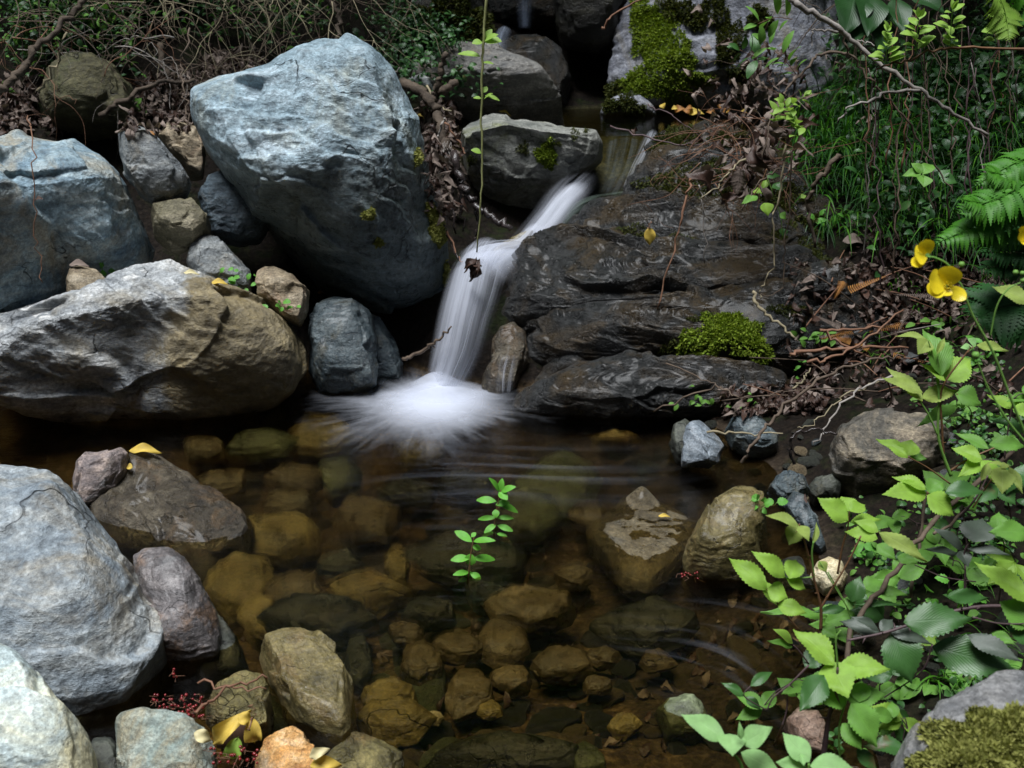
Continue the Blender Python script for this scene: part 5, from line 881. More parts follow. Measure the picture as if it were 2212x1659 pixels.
leafy('bramble', 'hanging bramble leaves below the litter clump', 'bramble', 2.75, [Lf(c3, 545, 1220, 440, 1260, 50, G_MID), Lf(c3, 585, 1260, 612, 1340, 75, G_BRIGHT), Lf(c3, 510, 1180, 572, 1200, 50, G_BRIGHT), Lf(c3, 575, 1170, 600, 1115, 40, G_LIME), Lf(c3, 680, 1330, 722, 1360, 50, G_MID), Lf(c3, 600, 1100, 690, 1080, 50, G_DARK), Lf(c3, 812, 1230, 845, 1215, 30, G_LIME), Lf(c3, 640, 1140, 700, 1180, 60, G_DARK), Lf(c3, 690, 1420, 710, 1480, 50, G_DARK)],
    [([c3(600, 1050), c3(560, 1150), c3(500, 1240), c3(470, 1300)], .0016, .001, STEMR), ([c3(600, 1100), c3(680, 1330), c3(700, 1480)], .0012, .001, STEMG)], seed=51)
leafy('dark_leaved_plant', 'large dark pointed leaves hanging at the top right', 'plant', 3.0, [Lf(c3, 1150, -60, 1100, 190, 190, G_DEEP, .2), Lf(c3, 1240, -60, 1240, 210, 170, G_DEEP, .2), Lf(c3, 1400, -20, 1460, 200, 110, G_DEEP), Lf(c3, 1250, 100, 1050, 290, 150, G_DEEP), Lf(c3, 1300, 100, 1330, 330, 140, G_DEEP), Lf(c3, 1500, -40, 1720, 60, 120, G_DEEP)], [([c3(1400, -120), c3(1300, 0), c3(1240, 100)], .004, .003, STEMR)], seed=52, serr=0)
leafy('plant', 'broad green leaves low in the shade of the right bank', 'plant', 2.7, [Lf(c3, 1560, 1080, 1440, 1085, 60, G_MID), Lf(c3, 1570, 1080, 1640, 1010, 70, G_MID), Lf(c3, 1570, 1075, 1500, 1010, 60, G_MID), Lf(c3, 1580, 1090, 1580, 1160, 80, G_MID), Lf(c3, 1680, 1110, 1790, 1130, 70, G_DARK), Lf(c3, 1680, 1105, 1740, 1050, 60, G_DARK)], [([c3(1600, 1250), c3(1570, 1080)], .0015, .001, STEMG)], seed=53, serr=.01)

# hanging dead stems right
for k, (pts, r, m, lab) in enumerate([
    ([(1492, 385, 2.9), (1480, 440, 2.88), (1455, 540, 2.85), (1420, 668, 2.82)], .0038, TWIGR, 'straight reddish stem standing before the wet slab'),
    ([(*c3(470, 990), 2.78), (*c3(370, 1060), 2.78), (*c3(300, 1150), 2.78), (*c3(180, 1240), 2.78)], .003, TWIGP, 'pale thin twig sticking out under the litter clump'),
    ([(*c3(175, 1150), 2.8), (*c3(190, 1250), 2.8), (*c3(210, 1400), 2.8), (*c3(212, 1640), 2.8)], .0022, TWIGG, 'pale hanging root thread under the litter clump'),
    ([(*c3(690, 1050), 2.75), (*c3(600, 1100), 2.75), (*c3(500, 1210), 2.75), (*c3(445, 1310), 2.75)], .003, TWIGB, 'brown twig angled down left below the litter'),
    ([(*c3(720, 900), 2.72), (*c3(680, 1200), 2.72), (*c3(635, 1400), 2.72), (*c3(650, 1620), 2.72), (*c6(580, 200), 2.72), (*c6(560, 300), 2.72)], .0028, TWIGP, 'long wavy pale stem hanging to the mossy ledge'),
    ([(*c3(760, 950), 2.74), (*c3(740, 1300), 2.74), (*c3(700, 1560), 2.74), (*c6(690, 240), 2.74), (*c6(540, 285), 2.74)], .0022, TWIGB, 'thin bent stem touching the mossy ledge'),
    ([(*c3(1050, 960), 2.7), (*c3(960, 1080), 2.7), (*c3(880, 1180), 2.7), (*c3(860, 1300), 2.7), (*c3(900, 1540), 2.7)], .0075, BARK, 'grey-brown crooked root hanging under the grass'),
    ([(*c6(510, 255), 2.7), (*c6(560, 370), 2.68), (*c6(680, 460), 2.66), (*c6(775, 545), 2.64)], .005, TWIGP, 'stout pale twig lying on the layered ledge'),
    ([(*c6(745, 645), 2.5), (*c6(900, 620), 2.5), (*c6(1150, 600), 2.5), (*c6(1480, 605), 2.5)], .005, TWIGR, 'russet dead stem lying level on the right bank'),
    ([(*c6(850, 695), 2.48), (*c6(1000, 660), 2.48), (*c6(1200, 560), 2.5), (*c6(1450, 370), 2.55)], .004, TWIGR, 'russet stem slanting up right across the dead ferns'),
    ([(*c6(930, 495), 2.6), (*c6(1150, 490), 2.6), (*c6(1320, 480), 2.6)], .004, TWIGR, 'short russet stem above the level one'),
    ([(*c6(950, 500), 2.56), (*c6(1100, 600), 2.54), (*c6(1250, 665), 2.52)], .004, TWIGR, 'russet stem slanting down right across the dead ferns'),
    ([(*c6(440, 1320), 2.25), (*c6(520, 1200), 2.25), (*c6(600, 1100), 2.27), (*c6(700, 980), 2.3), (*c6(860, 860), 2.33), (*c6(1050, 740), 2.36), (*c6(1250, 680), 2.4), (*c6(1450, 660), 2.42)], .0045, TWIGB, 'long dark sinuous root dipping its tip into the pool'),
    ([(*c6(1400, 770), 2.3), (*c6(1200, 850), 2.28), (*c6(1060, 960), 2.25), (*c6(960, 1120), 2.22), (*c6(890, 1220), 2.2)], .003, TWIGG, 'pale grey root with fine tips above the cream rock'),
    ([(*c6(1300, 810), 2.32), (*c6(1100, 900), 2.28), (*c6(990, 980), 2.26), (*c6(870, 1080), 2.24), (*c6(790, 1100), 2.24)], .002, TWIGP, 'fine pale root beside the grey one'),
    ([(*c6(-100, 1000), 2.6), (*c6(250, 860), 2.55), (*c6(340, 870), 2.52), (*c6(440, 920), 2.5), (*c6(700, 870), 2.5)], .0025, TWIGB, 'thin dark root along the base of the ledge'),
    ([(*c6(-30, 700), 2.7), (*c6(200, 790), 2.65), (*c6(330, 860), 2.6)], .002, TWIGB, 'wiry root curving down over the lower ledge'),
    ([(*c6(760, 860), 2.4), (*c6(820, 800), 2.42), (*c6(865, 735), 2.44)], .003, TWIGP, 'short pale upright splinter on the muddy bank'),
    ([(*c6(225, 1130), 2.4), (*c6(450, 1140), 2.4), (*c6(700, 1138), 2.38)], .003, TWIGP, 'straight pale stalk behind the blue-black stone'),
    ([(*c6(770, 1330), 2.2), (*c6(740, 1250), 2.2), (*c6(760, 1150), 2.2), (*c6(880, 1120), 2.2), (*c6(1050, 1140), 2.2)], .004, BARKW, 'black wet root looping left of the cream rock'),
    ([(1318, 272, 3.3), (1400, 298, 3.25), (1470, 312, 3.2), (1530, 313, 3.2)], .0028, STEMP, 'thin dark stem arching over the lip of the upper pool'),
    ([(1400, 225, 3.3), (1440, 245, 3.25), (1480, 270, 3.22), (1530, 313, 3.2)], .002, STEMP, 'thin twig crossing the upper pool water'),
    ([(1300, 60, 3.2), (1330, 30, 3.2), (1395, -5, 3.2)], .004, TWIGR, 'thorny brown twig at the top centre'),
    ([(*c9(1230, 1260 - 540), 1.6), (*c9(1300, 700), 1.62)], .001, TWIGB, 'tiny twig in the bramble shade'),
    ([(200 + 405, 1628 - 40, 1.36), (450 - 40, 1545, 1.38), (520, 1480, 1.4), (575, 1467, 1.42)], .0025, TWIGR, 'smooth brown twig over the olive stone at the front'),
    ([(427, 1476, 1.42), (500, 1482, 1.42), (575, 1488, 1.42)], .002, TWIGR, 'straight brown twig crossing under the smooth one'),
    ]):
    if 'tiny twig' in lab: continue
    if 'smooth brown' in lab: pts = [(420, 1540, 1.36), (470, 1497, 1.38), (525, 1473, 1.4), (578, 1465, 1.41)]
    branch('twig', lab, 'twig', pts, r, r * .55, m, seed=60 + k, jit=.003)
# tall thin dry stems, far right
rs = random.Random(77)
for k in range(30):
    x = rs.uniform(1850, 2200); Y = rs.uniform(2.7, 3.3); y1 = rs.uniform(330, 640); lean = rs.uniform(-60, 60)
    branch('dry_stem', 'thin dry stem standing in the dark right of the grass', 'stem', [(x, y1, Y), (x + lean * .3, y1 - 150, Y), (x + lean * .5, y1 - 300, Y + .05), (x + lean, y1 - 480, Y + .05)], rs.uniform(.0015, .003), .0012, rs.choice([TWIGB, TWIGR, TWIGG, STEMP]), group='dry stems right of the grass', seed=k, jit=.006)
for k in range(46):
    x, y = rs.uniform(1700, 2180), rs.uniform(600, 880); q = hit(x, y, None)
    if q is None: continue
    d = unit([rs.gauss(0, 1), rs.gauss(0, .6), abs(rs.gauss(0, .4))]); L = rs.uniform(.08, .28); mb = MB(); P0 = q[0] + q[1] * .008; tube(mb, catmull([P0, P0 + d * L * .5 + np.array([0, 0, rs.uniform(0, .02)]), P0 + d * L], 4), .0024, .0012, 5, .1, rs)
    tag(mb.build('dead_stalk', rs.choice([TWIGR, TWIGR, TWIGB, TWIGG])), 'russet dead stalk in the litter of the right bank', 'stalk', 'dead stalks on the right bank')

# ---- undergrowth on the upper left bank
def scatter_leaves(name, label, cat, region, n, size, mats, lift=(.0, .15), group=None, kind=None, w=.6, seed=1, names=None, up=.5, curl=.15):
    rs = random.Random(seed); mbs = [MB() for _ in mats]
    for _ in range(n):
        px, py = region(rs); q = hit(px, py, names)
        if q is None: continue
        p = q[0] + q[1] * rs.uniform(*lift) + np.array([0, 0, rs.uniform(*lift) * .5]); d = unit([rs.gauss(0, 1), rs.gauss(0, .8), rs.gauss(.1, .6)]); L = size * rs.uniform(.6, 1.3)
        leaf(mbs[rs.randrange(len(mats))], p, p + d * L, np.array([rs.gauss(0, .5), -up + rs.gauss(0, .4), 1.0]), L * w * rs.uniform(.6, 1.1), .2, curl, 0 if curl < .3 else .12, 6 if curl < .3 else 9, 2 if curl < .3 else 4, (.9, .8), twist=0 if curl < .3 else rs.gauss(0, 1.2), wave=0 if curl < .3 else 3)
    out = []
    for m, mat in zip(mbs, mats):
        if m.n: out.append(tag(m.build(name, mat), label, cat, group, kind))
    return out
NB = [k for k in BVH if not k.startswith('boulder')]
reg = lambda x0, y0, x1, y1: (lambda rs: (rs.uniform(x0, x1), rs.uniform(y0, y1)))
def regs(*boxes):
    def f(rs):
        x0, y0, x1, y1 = rs.choice(boxes); return rs.uniform(x0, x1), rs.uniform(y0, y1)
    return f
def clump(rs_boxes, k=22, r=40):
    cs = []
    def f(rs):
        if not cs:
            for _ in range(k): b = rs.choice(rs_boxes); cs.append((rs.uniform(b[0], b[2]), rs.uniform(b[1], b[3])))
        c = rs.choice(cs); return c[0] + rs.gauss(0, r), c[1] + rs.gauss(0, r * .6)
    return f
GR_ = ['ground0']
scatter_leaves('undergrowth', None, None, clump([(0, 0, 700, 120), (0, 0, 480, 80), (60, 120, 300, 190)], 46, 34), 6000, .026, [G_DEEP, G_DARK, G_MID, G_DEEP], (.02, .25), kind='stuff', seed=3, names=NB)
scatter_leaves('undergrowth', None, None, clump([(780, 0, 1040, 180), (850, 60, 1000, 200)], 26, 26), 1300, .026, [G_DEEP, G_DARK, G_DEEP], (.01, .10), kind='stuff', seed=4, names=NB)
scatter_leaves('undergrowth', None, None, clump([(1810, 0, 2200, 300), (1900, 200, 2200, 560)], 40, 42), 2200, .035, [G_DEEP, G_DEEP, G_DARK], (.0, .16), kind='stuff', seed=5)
scatter_leaves('litter', None, None, regs((60, 190, 420, 290), (120, 240, 300, 290), (300, 160, 470, 270), (440, 120, 560, 180), (0, 180, 60, 320)), 1300, .034, [LITD, LIT], (.0, .02), kind='stuff', seed=6, curl=.4, names=NB)
scatter_leaves('litter', None, None, regs((1700, 560, 2200, 880), (1560, 850, 1780, 900), (1850, 480, 2200, 700)), 1300, .03, [LITD, LITD, LIT], (.0, .025), kind='stuff', seed=7, curl=.4)
scatter_leaves('litter', None, None, regs((905, 230, 990, 480), (920, 250, 970, 380)), 420, .034, [LITD, LIT], (.0, .05), kind='stuff', seed=8, curl=.5)
scatter_leaves('ground_cover', None, None, clump([(1800, 1150, 2200, 1640), (1990, 650, 2200, 1200), (1860, 900, 2200, 1200)], 60, 26), 900, .015, [G_MID, G_DARK, G_DARK], (.004, .02), kind='stuff', seed=9, w=.8, names=['ground'])
# tangles of thin dry twigs over the left bank, each bush one thing
rs = random.Random(19)
tw = [(430, 20, 3.75, TWIGP, 'pale yellowish twiggy bush hanging above the largest boulder', 22, .34), (560, 0, 3.7, TWIGP, 'pale arching twigs left of the boulder top', 18, .34), (660, 10, 3.8, TWIGP, 'pale thin twigs over the boulder top', 14, .3), (120, 20, 3.55, TWIGB, 'brown tangled twigs in the top left corner', 12, .4), (300, 60, 3.7, TWIGB, 'brown tangled twigs above the oval grey stone', 24, .38), (30, 160, 3.4, TWIGR, 'reddish tangled stems at the left edge', 10, .36), (230, 150, 3.6, TWIGG, 'grey twigs over the brown rock at upper left', 9, .3), (800, 10, 4.1, TWIGB, 'brown hanging twigs behind the boulder, left of the vine', 18, .4), (450, 120, 3.75, TWIGB, 'brown twigs in the litter left of the largest boulder', 22, .34), (1900, 20, 3.4, TWIGB, 'thin brown stems tangled at the top right', 12, .4)]
for k, (px, py, Y, m, lab, n, L) in enumerate(tw):
    mb = MB(); c = at(px, py, Y)
    for _ in range(n): grow(mb, c + np.array([rs.gauss(0, .15), rs.gauss(0, .08), rs.gauss(.05, .06)]), [rs.gauss(0, 1), rs.gauss(-.4, .5), rs.gauss(.2, .6)], L * rs.uniform(.6, 1.3), rs.uniform(.0012, .003), rs, 1, -.22, .45, 9, 3)
    tag(mb.build('twig_tangle', m, origin=c), lab, 'twigs')
for k, (pts, r, m, lab) in enumerate([
    ([(-20, 215, 3.2), (20, 180, 3.2), (55, 145, 3.25), (80, 105, 3.3), (150, 40, 3.4), (190, -10, 3.45)], .013, BARK, 'thick bent brown branch at the left edge'),
    ([(215, 250, 3.45), (270, 215, 3.45), (330, 180, 3.48), (420, 172, 3.52)], .009, BARK, 'slanting stick resting on the dark brown rock'),
    ([(80, 197, 3.3), (120, 140, 3.3), (145, 70, 3.3)], .005, TWIGP, 'straight pale stick hanging at upper left'),
    ([(345, 95, 3.8), (352, 140, 3.75), (365, 165, 3.72)], .012, BARK, 'short crooked trunk in the undergrowth'),
    ([(410, 60, 3.4), (395, 150, 3.35), (400, 220, 3.3), (408, 290, 3.25)], .003, TWIGB, 'long thin twig drooping over the cracked tan stone'),
    ([(700, -10, 3.9), (730, 30, 3.9), (728, 88, 3.85)], .012, BARK, 'dark bent trunk rising behind the boulder top'),
    ([(60, 250, 3.1), (68, 300, 2.75), (70, 420, 2.7), (80, 540, 2.68), (92, 610, 2.66)], .0018, TWIGR, 'fine red runner hanging down the left boulder'),
    ([(800, 190, 3.9), (832, 168, 3.9), (868, 146, 3.9)], .004, TWIGG, 'pale dry twig behind the boulder top')]):
    branch('branch', lab, 'branch', pts, r, r * .6, m, seed=90 + k, jit=.005)
rock('rock', 'dark brown-green rock half hidden by undergrowth at upper left', [(85, 215), (105, 160), (140, 120), (200, 118), (255, 150), (285, 190), (290, 245), (270, 290), (180, 285), (110, 260)], 3.6, .14, rock_mat('brown_bank_rock', (.03, .028, .012), (.075, .068, .03), (.13, .12, .06), (.04, .05, .015), .7), tilt=.3, seed=120)

# ---- grass on the right bank
def blades(region, n, L, mats, seed, kind='stuff', w=.0045, names=('ground',), lean=(0, -.5), droop=.75):
    rs = random.Random(seed); mbs = [MB() for _ in mats]
    for _ in range(n):
        px, py = region(rs); q = hit(px, py, names)
        if q is None: continue
        mb = mbs[rs.randrange(len(mats))]; l = L * rs.uniform(.5, 1.2); d = unit([lean[0] + rs.gauss(0, .45), lean[1] + rs.gauss(0, .3), 1.0]); p = q[0].copy(); pts = [p]; k = 9
        for i in range(k): d = unit(d + np.array([d[0] * .12, d[1] * .12 - .02, -droop * .32 * (i / k) * 1.5])); p = p + d * l / k; pts.append(p)
        sd = unit(np.cross(d, [rs.gauss(0, .3), rs.gauss(0, .3), 1.0])); ww = w * rs.uniform(.5, 1.3); vs = []; uv = []
        for i, p in enumerate(pts):
            a = ww * (1 - (i / k) ** 2.2) * .5 + .0002; vs += [p - sd * a, p + np.array([0, -.0006, -.0008]), p + sd * a]; uv += [(i / k, 0), (i / k, .5), (i / k, 1)]
        mb.add(vs, [x for i in range(k) for x in ((i * 3, i * 3 + 1, i * 3 + 4, i * 3 + 3), (i * 3 + 1, i * 3 + 2, i * 3 + 5, i * 3 + 4))], uv)
    for m, mat in zip(mbs, mats):
        if m.n: tag(m.build('grass', mat), kind=kind)
blades(clump([(1720, 260, 2100, 420), (1740, 200, 1950, 400)], 46, 26), 1050, .27, [G_GRASS, G_GRASSD, G_GRASSD], 1, w=.0058, lean=(0, -.9), droop=1.0)
blades(clump([(1850, 100, 2200, 560)], 30, 50), 1500, .30, [G_GRASSD, G_DEEP, G_GRASS], 2, lean=(0, -.8))
blades(clump([(1740, 430, 2080, 520)], 18, 26), 260, .2, [G_GRASS, G_GRASSD], 6, w=.005, lean=(0, -1.1), droop=1.1)
blades(clump([(1830, 620, 2150, 780), (1900, 1250, 2200, 1500)], 16, 14), 160, .09, [G_GRASS], 3, w=.003)

# ---- litter clump by the upper pool: curled dead leaves, each its own thing
rs = random.Random(31)
for k in range(56):
    px = rs.gauss(1640, 42); py = 262 + (1640 - px) * .3 + rs.uniform(0, 150); py = max(272, min(425, py)); Y = rs.uniform(2.85, 3.15)
    if py > 330 and px > 1660: continue
    p = at(px, py, Y); d = unit([rs.gauss(0, 1), rs.gauss(-.3, .5), rs.gauss(-.5, .7)]); L = rs.uniform(.04, .09); mb = MB(); leaf(mb, p, p + d * L, [rs.gauss(0, 1), -1, rs.gauss(.3, .6)], L * rs.uniform(.3, .5), rs.uniform(.3, 1.1), rs.uniform(.1, .5), .05, 14, 4, wave=2.5, twist=rs.uniform(-1, 1))
    tag(mb.build('dead_leaf', rs.choice([LIT, LIT, LITD])), 'curled grey-brown dead leaf in the clump beside the upper pool', 'leaf', 'dead leaves in the clump by the upper pool')
mb = MB()
for _ in range(60): px, py = rs.gauss(1610, 60), rs.uniform(230, 400); grow(mb, at(px, py, rs.uniform(2.95, 3.2)), [rs.gauss(0, 1), rs.gauss(0, .5), rs.gauss(-.2, .6)], rs.uniform(.1, .25), .0016, rs, 1, -.1, .4, 6, 1)
tag(mb.build('twig_tangle', TWIGR), 'russet stems matted under the dead leaf clump by the upper pool', 'twigs')
scatter_leaves('litter', None, None, regs((1520, 260, 1720, 420), (1600, 300, 1740, 380)), 220, .036, [LITD, LIT], (.05, .3), kind='stuff', seed=18, curl=.5)
def single_leaf(label, bx, by, tx, ty, w, mat, Yo=None, fold=.3, curl=.15, lift=.006, serr=.0, shape=(.8, .9), face=.6):
    q = hit((bx + tx) / 2, (by + ty) / 2); Y = Yo or (q[0][1] - lift * 2); A = at(bx, by, Y); B = at(tx, ty, Y); wid = w / F * Y
    if not Yo and q is not None and q[1][2] > .6:                     # lies on what is under it
        A = at(bx, by, Y); B = at(tx, ty, Y); A[2] = B[2] = q[0][2] + lift + .004
    mb = MB(); leaf(mb, A, B, [0, -face, 1], wid, fold, curl, serr, 18, 6, shape, wave=1); P = mb.build('fallen_leaf', mat, origin=(A + B) / 2); return tag(P, label, 'leaf')
single_leaf('single yellow leaf hanging before the dark wet slab', 1403, 492, 1404, 530, 26, YEL, 3.05, .1, .05)
branch('stalk', 'thin stalk above the single yellow leaf', 'stalk', [(1406, 478, 3.05), (1402, 485, 3.05), (1403, 493, 3.05)], .0012, .001, TWIGR)
for lab, a in [('yellow leaf on the debris by the largest boulder', (893, 255, 922, 262, 20, YEL)), ('yellow leaf lying at the top of the mottled boulder', (455, 612, 492, 616, 16, YEL)), ('pale yellow leaf near the ivy behind the mottled boulder', (395, 597, 430, 590, 12, CREAM)), ('small russet leaf under the largest boulder', (686, 640, 710, 630, 16, LITO)),
    ('yellow leaf curled at the tip of the pinkish stone', (278, 980, 345, 968, 26, YEL)), ('drooping yellow leaf below the curled one', (283, 985, 276, 1040, 18, YEL)), ('little yellow leaf on the brown slab in the pool', (1422, 1116, 1448, 1118, 10, YEL)), ('tiny dark leaf on the left boulder', (75, 430, 92, 427, 12, LITD)),
    ('yellow leaf strip on the central grey boulder', (1078, 238, 1105, 246, 8, YEL)), ('tiny yellow leaf on the flat-topped grey rock', (985, 144, 998, 143, 8, YEL)), ('orange-brown leaf curled beside the cracked tan stone', (320, 285, 338, 290, 14, LITO)), ('curled brown leaf behind the small tan block', (150, 585, 190, 565, 20, LIT)), ('grey dead leaf on the right bank under the grass', (1820, 527, 1872, 520, 30, LIT)), ('pale dead leaf standing on the boulder shoulder', (520, 148, 560, 138, 18, LIT)), ('large tan curled leaf by the driftwood', (962, 250, 985, 275, 26, LIT)), ('dark brown leaf hanging from the bank above the slate slab', (1735, 1095, 1745, 1070, 26, LITD))]:
    single_leaf(lab, *a)
for k, (x, y, L_) in enumerate([(1420, 232, 16), (1440, 240, 20), (1465, 243, 20), (1490, 242, 18), (1512, 243, 16), (1535, 242, 16), (1555, 241, 16), (1575, 240, 16), (1590, 240, 12), (1500, 232, 14), (1452, 233, 12), (1548, 233, 12)]):
    rs2 = random.Random(k); a = rs2.uniform(-.6, .6); mb = MB(); A = at(x, y, 4.55); A = A + np.array([rs2.uniform(-.04, .04), rs2.uniform(-.05, 0), 0]); a += rs2.choice([0, 1.2, 2.8]); B = A + np.array([math.cos(a), rs2.uniform(-.5, .5), abs(math.sin(a)) * .5 + .1]) * L_ / F * 4.6 * 1.2; leaf(mb, A, B, [rs2.gauss(0, .4), -.8, .8], L_ / F * 4.2, .4, .3, 0, 10, 4)
    tag(mb.build('fallen_leaf', [YEL, LITO, YEL, LITO][k % 4]), 'yellow or orange leaf washed up at the foot of the mossy cliff', 'leaf', 'leaves at the foot of the cliff')
# foreground leaves and berries
for lab, bx, by, tx, ty, w, m, Y, fo in [('long curled yellow leaf with a pointed tail at the front', 452, 1610, 520, 1545, 36, YEL, 1.27, .5), ('upright yellow leaf with brown blotches at the front', 545, 1558, 548, 1620, 34, YEL, 1.27, .5), ('cream leaf tucked behind the green-grey stone', 420, 1582, 458, 1600, 26, CREAM, 1.29, .3), ('brown leaf behind the yellow leaves at the front', 505, 1560, 500, 1645, 60, LITD, 1.29, .15), ('yellow-green leaf tip at the bottom among berries', 510, 1600, 495, 1655, 34, G_LIME, 1.26, .2), ('yellow leaf scrap on top of the front leaves', 515, 1545, 545, 1560, 26, YEL, 1.27, .3), ('cream leaf lying against the orange quartz', 665, 1635, 706, 1618, 22, CREAM, 1.25, .3), ('bright yellow leaf at the bottom edge by the orange quartz', 668, 1652, 735, 1650, 34, YEL, 1.25, .2)]:
    mb = MB(); leaf(mb, at(bx, by, Y), at(tx, ty, Y), [.2, -.8, .8], w * 1.35 / F * Y, fo, .25, 0, 20, 6, (.8, .9), wave=2); tag(mb.build('fallen_leaf', m), lab, 'leaf')
branch('stalk', 'thin reddish leaf stalk pointing up from the front leaves', 'stalk', [(535, 1575, 1.26), (543, 1550, 1.26), (546, 1522, 1.26)], .0012, .0008, TWIGR)
def berries(label, boxes, n, seed, Y):
    rs = random.Random(seed); c = at((boxes[0] + boxes[2]) / 2, (boxes[1] + boxes[3]) / 2, Y); root = empty('berry_cluster', c, label, 'berries'); V, Fc = ico(2); st = MB()
    for _ in range(n):
        p = at(rs.uniform(boxes[0], boxes[2]), rs.uniform(boxes[1], boxes[3]), Y + rs.uniform(-.01, .01)); mb = MB(); s = rs.uniform(.0017, .0028); mb.add([p + v * s for v in V], Fc); mb.build('berry', BERRY, root)
        tube(st, [p, p + np.array([rs.gauss(0, .004), rs.gauss(0, .004), -.003]), p + np.array([rs.gauss(0, .009), rs.gauss(0, .006), -.004])], .0005, .0004, 4)
    st.build('stalk', TWIGR, root)
berries('heap of dark red berries behind the green-grey stone', (330, 1500, 440, 1552), 78, 1, 1.40)
berries('few dark red berries among the yellow leaves', (452, 1610, 560, 1650), 26, 2, 1.25)
berries('tiny red berries under the shiny wet stone', (372, 1445, 385, 1465), 5, 3, 1.47)
berries('red bits at the waterline of the brown streamside stone', (1472, 1235, 1510, 1252), 12, 4, 1.9)

# ivy on the left, small weeds
def weed(label, cx_, cy_, n, r, size, mat, seed, w=.8, Y=None, cat='ivy', name='ivy'):
    rs = random.Random(seed); q = hit(cx_, cy_); Y0 = Y or q[0][1] - .03; root = empty(name, at(cx_, cy_, Y0), label, cat); st = MB()
    for _ in range(n):
        a, b = rs.gauss(0, r), rs.gauss(0, r * .6); p = at(cx_ + a, cy_ + b, Y0 + rs.uniform(-.02, .02)); L = size * rs.uniform(.6, 1.2); d = unit([rs.gauss(0, 1), rs.gauss(-.3, .4), rs.gauss(0, .7)])
        mb = MB(); leaf(mb, p, p + d * L, upn(.4, rs, .8), L * w, .1, .1, .12 if name == 'ivy' else .02, 9, 4, (.7, .6)); mb.build('leaf', mat, root); tube(st, [p, p + np.array([rs.gauss(0, .006), .005, -.012])], .0006, .0005, 4)
    st.build('stem', STEMG, root)
for a in [('bright ivy trailing behind the mottled boulder', 500, 600, 14, 28, .022, G_IVY, 1), ('ivy leaves at the foot of the tan angular stone', 610, 665, 8, 14, .02, G_IVY, 2), ('small green leaves behind the small tan block', 225, 583, 8, 18, .02, G_IVY, 3), ('ivy on top of the brown streamside stone', 1650, 1080, 12, 26, .018, G_IVY, 4), ('ivy leaves in the mud under the bramble canes', 2050, 1300, 14, 40, .022, G_IVY, 5), ('single ivy vine against the dark bank at upper centre', 960, 100, 20, 26, .024, G_DARK, 6), ('pale leafy stem on the dark leaf litter at upper left', 290, 225, 10, 14, .022, G_MID, 7), ('bright clover-like leaves at the left edge', 20, 200, 10, 18, .02, G_SEED, 8)]:
    weed(a[0], a[1], a[2], a[3], a[4], a[5], a[6], a[7])
for k, (lab, x, y, n, s) in enumerate([('small weed on the mud below the lower ledge', 1488, 865, 12, .018), ('small weed right of its twin on the mud', 1615, 870, 12, .016), ('round-leaved seedling right of the moss cushion', 1720, 800, 5, .02), ('mint sprig on the muddy bank under the russet stems', 1770, 730, 14, .024), ('low leafy weed under the fern', 2020, 700, 16, .03), ('leafy weed behind the pleated leaves', 2110, 760, 16, .03), ('round-leaved weed left of the right edge', 2080, 900, 18, .026), ('leafy weed by the right edge below the buttercup stem', 2170, 960, 18, .03), ('pale seedling with broad leaves near the cream quartz', 1860, 1200, 7, .026), ('little weed under the thorny cane', 2130, 1230, 10, .024), ('heart-leaved weed above the moss-topped rock', 2010, 1480, 8, .04), ('green herb in the bank shade below the grass', 1800, 470, 8, .03)]):
    weed(lab, x, y, n, 22, s, [G_MID, G_MID, G_IVY][k % 3], 40 + k, .6, cat='weed', name='weed')

# ---- ferns
def fern(label, fronds, mat, seed):
    rs = random.Random(seed); root = empty('fern', at(*fronds[0][0]), label, 'fern')
    for (b, m_, t_, pl, mt) in fronds:
        P = catmull([at(*b), at(*m_), at(*t_)], 13); mb = MB(); tube(mb, P, .0014, .0005, 5); n = len(P)
        for i in range(2, n):
            q = i / n; L = pl * math.sin(math.pi * min(1, (q * .86 + .16))) ** .8 * (1.0 if q < .9 else .8); t = unit(P[min(i + 1, n - 1)] - P[i - 1]); side = unit(np.cross(t, upn(.05, rs, .6))); nn = unit(np.cross(side, t))
            for s in (-1, 1):
                d = unit(side * s + t * .5 - nn * rs.uniform(.0, .35)); A = P[i]; L2 = L * rs.uniform(.85, 1.1)
                leaf(mb, A, A + d * L2, nn, L2 * .27, .1, rs.uniform(.05, .3), .34, 22, 2, (.5, .8))
        mb.build('frond', mt, root)
